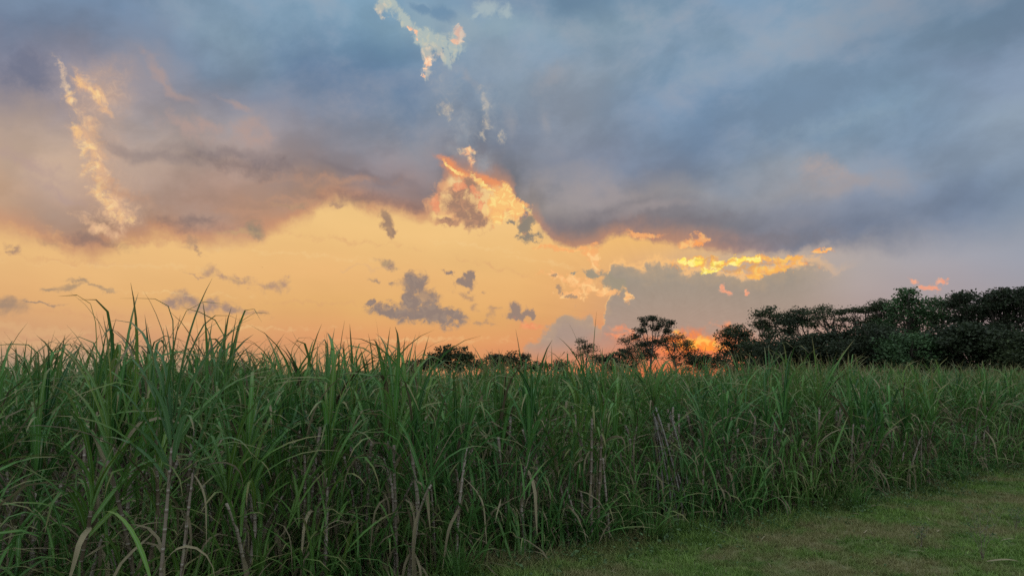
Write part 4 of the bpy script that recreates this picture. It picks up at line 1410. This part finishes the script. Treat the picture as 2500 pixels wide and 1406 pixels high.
# dry leaves dropped on the lawn
DL = [(2150, 1250, 8, 0.42, 'longest pale dry cane leaf lying on the lawn, right of centre'), (2085, 1262, 160, 0.2, 'short dry leaf scrap lying left of the long pale leaf'),
      (2230, 1188, 20, 0.3, 'thin dry stem lying at the foot of the cane on the right'), (1895, 1272, 10, 0.25, 'dry leaf lying in the grass under the leaning canes'),
      (2450, 1385, -8, 0.30, 'pale dry stem lying in the grass near the bottom right corner'), (2470, 1330, 12, 0.22, 'thin dry stem lying on the lawn at the right edge'),
      (1830, 1290, 150, 0.22, 'brown dry leaf at the soil edge, right of the largest tussock'), (2300, 1308, 35, 0.12, 'tiny pale leaf scrap in the brownish part of the lawn')]
for px_, py_, a, L, lab in DL:
    g = Geo()
    blade(g, (0, 0, 0.0), math.radians(a), 0.16, L, 0.022, 0.45, R.random(), None, 7, 0.8 + 0.2 * R.random(), 0.3)
    x, y = at(px_, py_)
    o = link('dry_leaf', g.mesh('dry_leaf', M['dry']), None, (x - math.cos(math.radians(a)) * L / 2, y, float(ground_z(x, y)) + 0.03))
    tag(o, lab, 'dry leaf', 'dry leaves lying on the lawn')

# scraps of dry cane leaf and stubble blown over the lawn
g = Geo()
for k in range(520):
    s_ = R.uniform(8, CUM[-2]); v_ = -abs(R.gauss(0, 0.9)) - 0.02
    p_, _ = edge_pt(s_, v_)
    if p_[1] < 5.2: continue
    blade(g, (p_[0], p_[1], float(ground_z(*p_)) + 0.02), R.uniform(0, 6.28), R.uniform(-0.05, 0.3), R.uniform(0.04, 0.22), R.uniform(0.004, 0.012), 0.3, R.random(), None, 3, 0.4 + 0.6 * R.random(), 0.2, True)
tag(link('leaf_litter', g.mesh('leaf_litter', M['dry'])), kind='stuff')

# wiry weeds standing in the lawn at the right
for n_, (px_, py_, h_, lab) in enumerate([(2400, 1375, 0.42, 'tall wiry weed with thin bare branches at the lower right'), (2250, 1345, 0.2, 'low wiry weed in the lawn, left of the tall wiry one'),
                                         (2480, 1290, 0.2, 'small wiry weed near the right edge of the lawn')]):
    r = random.Random(n_); x, y = at(px_, py_)
    root = bpy.data.objects.new('wiry_weed', None); COL.objects.link(root)
    root.location = (x, y, float(ground_z(x, y)))
    for k in range(6):
        g = Geo(); a = r.uniform(0, 6.28); le = r.uniform(0.1, 0.5)
        pts = [np.array([math.cos(a) * le * h_ * t ** 1.3, math.sin(a) * le * h_ * t ** 1.3, h_ * r.uniform(0.95, 1.0) * t]) for t in np.linspace(0, 1, 6)]
        tube(g, pts, np.linspace(0.0028, 0.001, 6), 3, 0.2)
        lx, ly, lz = [], [], []
        for q_ in range(7):
            b = pts[r.randint(2, 5)]; a2 = r.uniform(0, 6.28); l2 = h_ * 0.3
            e_ = b + np.array([math.cos(a2) * l2 * 0.6, math.sin(a2) * l2 * 0.6, l2 * 0.6])
            tube(g, [b, (b + e_) / 2, e_], 0.001, 3, 0.2)
            for _ in range(3): lx.append(e_[0] + r.gauss(0, .012)); ly.append(e_[1] + r.gauss(0, .012)); lz.append(e_[2] + r.gauss(0, .015))
        stm = link('stem', g.mesh('stem', M['stalk']), root)
        g = Geo(); v, q, t_ = leaf_quads(np.array(lx), np.array(ly), np.array(lz), np.full(len(lx), 0.012), rng.random(len(lx)))
        g.add(v, q, None, None, t_)
        lo = link('leaves', g.mesh('leaves', M['weed'], False), stm)
    tag(root, lab, 'weed')

# ================================================================== trees
def build_tree(name, label, px, dist, top_y, trunk, pads, mat, leaf=0.17, dens=1.0, cat='tree', twigs=7, base_z=0.0, group=None, up=0.5, spread=0.30):
    """px/dist place the tree; pads = crown masses (dx px, y px, rx px, ry px, depth m) read off the photograph at that distance;
    limbs run from the trunk to every mass, twigs from there to clusters of leaves"""
    r = random.Random(hash_str(label)); leaf = leaf * 0.7
    lr = np.random.default_rng(hash_str(label))
    ppm = FPX / dist
    v0 = pix_dir(px, 900); x0 = v0.x / v0.y * dist
    root = bpy.data.objects.new(name, None); COL.objects.link(root); root.location = (x0, dist, base_z)
    def world(dx_, y_): return np.array([dx_ / ppm, 0, EYE + (925 - y_) / ppm])
    gt = Geo()
    fork = world(*trunk['fork']); foot = np.array([trunk.get('foot', 0) / ppm, 0, 0.0])
    tr = trunk.get('r', 0.16)
    mid = (foot + fork) / 2 + np.array([r.gauss(0, 0.25), r.gauss(0, 0.3), 0])
    t = np.linspace(0, 1, 7)[:, None]
    tube(gt, (1 - t) ** 2 * foot + 2 * t * (1 - t) * mid + t ** 2 * fork, np.linspace(tr * 1.5, tr, 7), 7, 0.5)
    trunk_o = link('trunk', gt.mesh('trunk', M['bark']), root)
    gl = Geo(); gb = Geo()
    for dx_, y_, rx, ry, dep in pads:
        c0 = world(dx_, y_) + np.array([0, r.gauss(0, dep * 0.5), 0])
        rx, ry = rx / ppm, ry / ppm; rz = dep
        start = fork - np.array([0, 0, r.uniform(0, 0.25) * (fork[2] - 0.5)])
        # a limb ends under the middle of its mass
        end = c0 - np.array([0, 0, ry * 0.5])
        m1 = start * 0.55 + end * 0.45 + np.array([r.gauss(0, 0.2), r.gauss(0, 0.2), -0.12 * np.linalg.norm(end - start)])
        limb = (1 - t) ** 2 * start + 2 * t * (1 - t) * m1 + t ** 2 * end
        limb[1:-1] += lr.normal(0, 0.06, (5, 3))
        tube(gb, limb, np.linspace(tr * 0.65, tr * 0.28, 7), 5, 0.5)
        vol = rx * ry
        nt = int(max(7, twigs * (1.3 + vol * 1.7)))
        tips = []
        for k in range(nt):
            dvec = lr.normal(size=3); dvec /= np.linalg.norm(dvec); rad_ = lr.random() ** 0.45
            tip = c0 + dvec * np.array([rx, rz, ry]) * rad_
            s_ = limb[lr.integers(3, 7)]
            mm_ = (s_ + tip) / 2 + lr.normal(0, 0.12, 3) - np.array([0, 0, 0.1])
            tt = np.linspace(0, 1, 4)[:, None]
            tube(gb, (1 - tt) ** 2 * s_ + 2 * tt * (1 - tt) * mm_ + tt ** 2 * tip, np.linspace(tr * 0.18, 0.012, 4), 3, 0.5)
            tips.append((tip, mm_))
        for tip, mm_ in tips:
            nl = int(34 * dens * lr.uniform(0.4, 1.6) * (0.17 / leaf) ** 1.3)
            if nl < 1: continue
            sg = spread * lr.uniform(0.6, 1.3)
            cc = tip + np.clip(lr.normal(0, 1, (nl, 3)), -1.5, 1.5) * np.array([sg * 1.25, sg * 1.25, sg * (1 - up * 0.75)])
            cl = lr.random() * 0.6
            v, q, t_ = leaf_quads(cc[:, 0], cc[:, 1], cc[:, 2], leaf * lr.uniform(0.5, 1.25, nl), np.clip(cl + lr.normal(0, 0.2, nl) + 0.15, 0, 1))
            gl.add(v, q, None, None, t_)
    lo = link('branches', gb.mesh('branches', M['bark']), trunk_o)
    co = link('crown', gl.mesh('crown', M[mat], False), root)
    tag(root, label, cat, group)
    return root


def hash_str(s_):
    h = 7
    for ch in s_: h = (h * 31 + ord(ch)) % 2147483647
    return h


T = build_tree
TALLG = 'tall trees in the wood on the right'
FARG = 'distant trees on the horizon'
# far trees in the middle
T('round_tree', 'round dome-shaped dark tree alone on the horizon, left of centre', 1098, 115, 838, dict(fork=(0, 890), r=0.2),
  [(-26, 872, 26, 22, 1.6), (0, 862, 30, 24, 1.8), (26, 866, 24, 22, 1.6), (42, 880, 16, 16, 1.2), (-44, 884, 16, 14, 1.2), (-12, 890, 36, 18, 1.5), (25, 892, 34, 18, 1.4)], 'tree_mid', 0.30, 1.1, group=FARG)
T('shrubby_tree', 'low dark bush just left of the round dome-shaped tree', 1030, 118, 870, dict(fork=(0, 900), r=0.12), [(-20, 893, 30, 18, 1.2), (15, 886, 24, 18, 1.2)], 'tree_dark', 0.28, 1.2, group=FARG)
T('shrubby_tree', 'uneven low tree with a knobbly top just right of the round tree', 1205, 112, 856, dict(fork=(0, 900), r=0.12), [(-30, 890, 26, 16, 1.2), (0, 874, 18, 16, 1.2), (12, 884, 24, 18, 1.2)], 'tree_dark', 0.28, 1.2, group=FARG)
T('shrubby_tree', 'low tree with two humps behind the blunt cane tips at the centre', 1262, 112, 854, dict(fork=(0, 900), r=0.12), [(-14, 874, 18, 16, 1.2), (16, 878, 16, 16, 1.2), (0, 892, 34, 16, 1.2)], 'tree_dark', 0.28, 1.2, group=FARG)
T('shrubby_tree', 'low dark bush between the central humps and the tall cane spike', 1345, 112, 880, dict(fork=(0, 905), r=0.12), [(-30, 897, 34, 14, 1.2), (22, 893, 30, 14, 1.2)], 'tree_dark', 0.28, 1.2, group=FARG)
T('thin_tree', 'thin see-through tree right behind the tall cane spike', 1432, 95, 818, dict(fork=(0, 880), r=0.1), [(-8, 838, 14, 14, 0.9), (8, 850, 22, 14, 1.0), (-14, 862, 22, 12, 1.0), (22, 872, 18, 12, 0.8)], 'tree_mid', 0.17, 0.5, group=FARG)
T('shrubby_tree', 'low round-topped bush between the thin tree and the airy round-crowned tree', 1500, 100, 850, dict(fork=(0, 895), r=0.12), [(-25, 880, 28, 18, 1.2), (18, 870, 28, 18, 1.2), (0, 895, 60, 16, 1.3)], 'tree_dark', 0.24, 1.1, group=FARG)
T('thin_tree', 'loose sparse bush left of the airy round-crowned tree, orange sky showing through', 1552, 88, 822, dict(fork=(0, 885), r=0.09), [(-24, 832, 20, 13, 0.8), (28, 838, 18, 12, 0.8), (0, 880, 50, 16, 1.0), (6, 846, 24, 12, 0.9), (-10, 858, 30, 12, 0.9), (22, 862, 24, 12, 0.9)], 'tree_mid', 0.16, 0.5, group=FARG)
T('umbrella_tree', 'airy tree with a rounded dark crown standing above its neighbours before the sunset', 1600, 84, 768, dict(fork=(-6, 845), foot=-14, r=0.10),
  [(-24, 784, 15, 10, 0.8), (-4, 777, 14, 8, 0.8), (20, 787, 16, 10, 0.8), (40, 789, 11, 10, 0.7), (-36, 806, 13, 8, 0.6), (2, 800, 14, 7, 0.7), (-46, 822, 11, 8, 0.5), (32, 806, 9, 7, 0.5), (-24, 842, 16, 8, 0.7), (14, 838, 20, 9, 0.8), (-6, 862, 26, 12, 0.8)], 'tree_dark', 0.17, 0.75, group=FARG, spread=0.2)
T('thin_tree', 'backlit wispy tree right of the airy round-crowned tree, fiery sky behind it', 1652, 82, 815, dict(fork=(-6, 875), r=0.1), [(-22, 830, 20, 10, 0.8), (4, 824, 22, 10, 0.9), (30, 838, 18, 12, 0.8), (-6, 848, 30, 12, 1.0), (38, 858, 20, 12, 0.8), (10, 870, 50, 12, 1.0)], 'tree_mid', 0.15, 0.55, group=FARG)
T('shrubby_tree', 'low dark bush under the brightest glow of the sunset', 1722, 84, 862, dict(fork=(0, 885), r=0.1), [(-26, 880, 20, 12, 1.0), (6, 874, 22, 12, 1.0), (36, 876, 22, 12, 1.0), (0, 892, 70, 14, 1.2)], 'tree_dark', 0.20, 1.1, group=FARG)
# the wood on the right, left to right
T('bushy_tree', 'bushy round tree at the left end of the wood, its edge lit orange', 1795, 74, 788, dict(fork=(5, 860), r=0.14), [(-22, 822, 26, 18, 1.4), (8, 806, 26, 16, 1.3), (34, 820, 22, 20, 1.4), (-10, 846, 44, 22, 1.6), (30, 856, 34, 22, 1.6)], 'tree_mid', 0.2, 0.9, group=TALLG)
T('slender_tree', 'slender tree with a small loose crown second from the left end of the wood', 1876, 70, 746, dict(fork=(4, 828), r=0.12), [(-14, 768, 16, 12, 0.8), (8, 762, 16, 12, 0.8), (22, 778, 14, 10, 0.7), (-18, 790, 20, 10, 0.9), (12, 800, 20, 12, 0.9), (-6, 818, 26, 12, 1.0)], 'tree_mid', 0.18, 0.75, group=TALLG)
T('spreading_tree', 'dark spreading tree with a bare leaning limb, beside the slender one', 1950, 62, 752, dict(fork=(26, 826), foot=50, r=0.12), [(-20, 775, 20, 10, 0.9), (8, 764, 22, 10, 1.0), (-32, 792, 20, 10, 0.9), (0, 786, 24, 10, 1.0), (26, 780, 16, 9, 0.8), (-28, 812, 20, 10, 0.9)], 'tree_dark', 0.17, 0.95, group=TALLG)
T('feathery_tree', 'feathery open-crowned tree with a crooked trunk leaning to the right', 2020, 58, 740, dict(fork=(30, 828), foot=70, r=0.12),
  [(-24, 762, 20, 8, 0.9), (0, 752, 22, 8, 0.9), (26, 766, 20, 8, 0.8), (-8, 778, 26, 8, 0.9), (40, 782, 18, 8, 0.8), (-34, 792, 14, 7, 0.6), (20, 796, 22, 7, 0.8)], 'tree_mid', 0.13, 0.5, group=TALLG, up=0.8)
T('spreading_tree', 'flat-topped wispy tree with several forking bare limbs in mid-wood', 2095, 56, 750, dict(fork=(-6, 840), foot=4, r=0.1), [(-34, 762, 18, 6, 0.7), (-6, 758, 22, 6, 0.8), (26, 760, 22, 6, 0.8), (48, 772, 16, 8, 0.7), (8, 782, 26, 8, 0.9), (40, 794, 22, 10, 0.9)], 'tree_mid', 0.13, 0.6, group=TALLG, up=0.85)
T('twiggy_tree', 'twiggy half-bare tree standing left of the tall green one', 2158, 54, 730, dict(fork=(0, 820), r=0.1), [(-14, 750, 12, 14, 0.7), (6, 745, 12, 14, 0.7), (20, 766, 14, 14, 0.8), (-10, 785, 24, 14, 1.0), (14, 796, 26, 14, 1.0)], 'tree_mid', 0.13, 0.5, group=TALLG, spread=0.24, twigs=12)
T('green_tree', 'tallest bright green tree with a pointed top in the wood', 2222, 52, 704, dict(fork=(4, 820), r=0.16),
  [(-10, 720, 18, 12, 0.9), (8, 734, 26, 14, 1.1), (-22, 748, 24, 16, 1.2), (28, 760, 26, 16, 1.2), (-4, 772, 40, 18, 1.5), (-34, 790, 30, 18, 1.4), (34, 796, 32, 20, 1.4), (0, 820, 56, 24, 1.7), (-30, 850, 44, 24, 1.6), (34, 856, 44, 24, 1.6)], 'tree_green', 0.17, 0.85, group=TALLG)
T('green_tree', 'rounded green tree just right of the tallest green one', 2300, 54, 726, dict(fork=(0, 820), r=0.14), [(-12, 740, 20, 12, 1.0), (10, 744, 18, 12, 0.9), (26, 766, 18, 14, 1.0), (-20, 770, 26, 16, 1.2), (6, 790, 34, 18, 1.3), (0, 826, 44, 22, 1.5)], 'tree_green', 0.17, 0.8, group=TALLG)
T('layered_tree', 'dark tree with flat layered boughs right of the green trees', 2375, 50, 714, dict(fork=(6, 830), r=0.16), [(-22, 724, 22, 9, 1.0), (10, 720, 24, 9, 1.0), (-30, 742, 16, 9, 0.8), (0, 738, 30, 10, 1.2), (34, 736, 16, 9, 0.8), (-12, 756, 30, 10, 1.2), (20, 762, 28, 11, 1.1), (-4, 782, 36, 10, 1.3), (10, 808, 40, 14, 1.4)], 'tree_dark', 0.15, 1.0, group=TALLG, up=0.6, spread=0.3)
T('layered_tree', 'dark layered tree with gaps between its boughs, near the right edge', 2446, 48, 713, dict(fork=(4, 830), r=0.16), [(-18, 724, 22, 10, 1.0), (8, 718, 20, 9, 0.9), (26, 732, 18, 10, 0.9), (-22, 744, 24, 11, 1.1), (12, 748, 30, 11, 1.2), (-8, 768, 34, 9, 1.3), (22, 778, 26, 9, 1.1), (0, 804, 44, 14, 1.5)], 'tree_dark', 0.15, 1.0, group=TALLG, up=0.6, spread=0.3)
T('layered_tree', 'dark layered tree cut off by the right edge of the view', 2520, 47, 706, dict(fork=(0, 830), r=0.16), [(-20, 716, 22, 10, 1.0), (10, 712, 26, 10, 1.0), (-30, 734, 20, 11, 1.0), (8, 738, 34, 11, 1.2), (-18, 758, 30, 9, 1.2), (24, 766, 30, 9, 1.2), (0, 794, 44, 14, 1.5), (0, 830, 50, 20, 1.5)], 'tree_dark', 0.15, 1.0, group=TALLG, up=0.6, spread=0.3)
T('layered_tree', 'dark tree standing just outside the right edge of the view', 2640, 47, 716, dict(fork=(0, 830), r=0.16), [(-20, 730, 30, 10, 1.2), (24, 740, 34, 10, 1.2), (0, 764, 50, 14, 1.4), (0, 800, 60, 20, 1.6)], 'tree_dark', 0.2, 0.9, group=TALLG, up=0.9)
# thick understorey that closes the wood below the crowns
US = [(1850, 66, 826, 'tree_mid', 'dense dark bush under the slender tree'), (1905, 60, 824, 'tree_dark', 'dark bush between the slender and the spreading tree'), (1965, 56, 812, 'tree_dark', 'black-green bush below the bare leaning limb'),
      (2030, 53, 808, 'tree_dark', 'dark bush at the foot of the feathery tree'), (2090, 51, 796, 'tree_dark', 'dark thicket under the flat-topped wispy tree'), (2150, 49, 788, 'tree_dark', 'leafy thicket under the twiggy tree'),
      (2215, 46, 812, 'tree_green', 'broad green bush in front of the tallest green tree'), (2280, 48, 808, 'tree_dark', 'dark thicket below the rounded green tree'), (2345, 45, 790, 'tree_dark', 'blackish thicket below the layered trees'),
      (2410, 44, 786, 'tree_dark', 'creeper-hung dark thicket near the right edge'), (2478, 43, 805, 'tree_mid', 'olive-green bush low at the right edge'), (2550, 43, 800, 'tree_dark', 'dark thicket beyond the right edge of the view')]
for px_, d_, ty, mt_, lab in US:
    T('thicket', lab, px_, d_, ty, dict(fork=(0, ty + 60), r=0.1), [(-24, ty + 26, 28, 20, 1.2), (12, ty + 20, 28, 18, 1.2), (36, ty + 34, 24, 20, 1.2), (-36, ty + 56, 34, 26, 1.3), (0, ty + 54, 40, 26, 1.5), (34, ty + 62, 34, 26, 1.3), (0, ty + 88, 60, 22, 1.4), (-20, 908, 60, 16, 1.4), (40, 905, 50, 16, 1.4)], mt_, 0.19, 1.15, 'bush', group='bushes under the wood on the right')
# the far line of low trees along the horizon
for n_, (px_, d_, ty) in enumerate([(-160, 150, 905), (-40, 150, 900), (90, 160, 908), (210, 150, 905), (330, 150, 908), (450, 150, 910), (560, 120, 892), (650, 150, 908), (760, 160, 905), (870, 150, 906), (960, 140, 895)]):
    T('distant_bush', 'low far-off bush on the horizon glimpsed between the cane tops on the left' if n_ != 6 else 'darkest far-off bush right of the wide fan of cane leaves', px_, d_, ty, dict(fork=(0, ty + 16), r=0.08),
      [(-34, ty + 14, 34, 9, 1.2), (6, ty + 9, 34, 9, 1.2), (44, ty + 14, 34, 9, 1.2)], 'tree_dark', 0.3, 0.9, 'bush', group='far bushes on the left horizon')

# the far bird, a speck over the field
g = Geo()
g.add([(0, 0.12, 0), (0.03, 0, 0.02), (0, -0.14, 0), (-0.03, 0, 0.02), (0, 0, -0.03)], None, [(0, 1, 4), (1, 2, 4), (2, 3, 4), (3, 0, 4), (0, 3, 1), (3, 2, 1)])
body = bpy.data.objects.new('flying_bird', g.mesh('flying_bird', M['bark'])); COL.objects.link(body)
for s_ in (-1, 1):
    gw = Geo(); gw.add([(s_ * 0.02, 0.05, 0.01), (s_ * 0.13, 0.06, 0.07), (s_ * 0.26, -0.02, 0.03), (s_ * 0.12, -0.03, 0.06), (s_ * 0.02, -0.05, 0.01)], None, [(0, 1, 3), (1, 2, 3), (0, 3, 4)])
    link('wing', gw.mesh('wing', M['bark']), body)
v = pix_dir(640, 653); body.location = (v.x / v.y * 120, 120, EYE + v.z / v.y * 120)
tag(body, 'tiny dark bird flying alone in the golden sky on the left', 'bird')
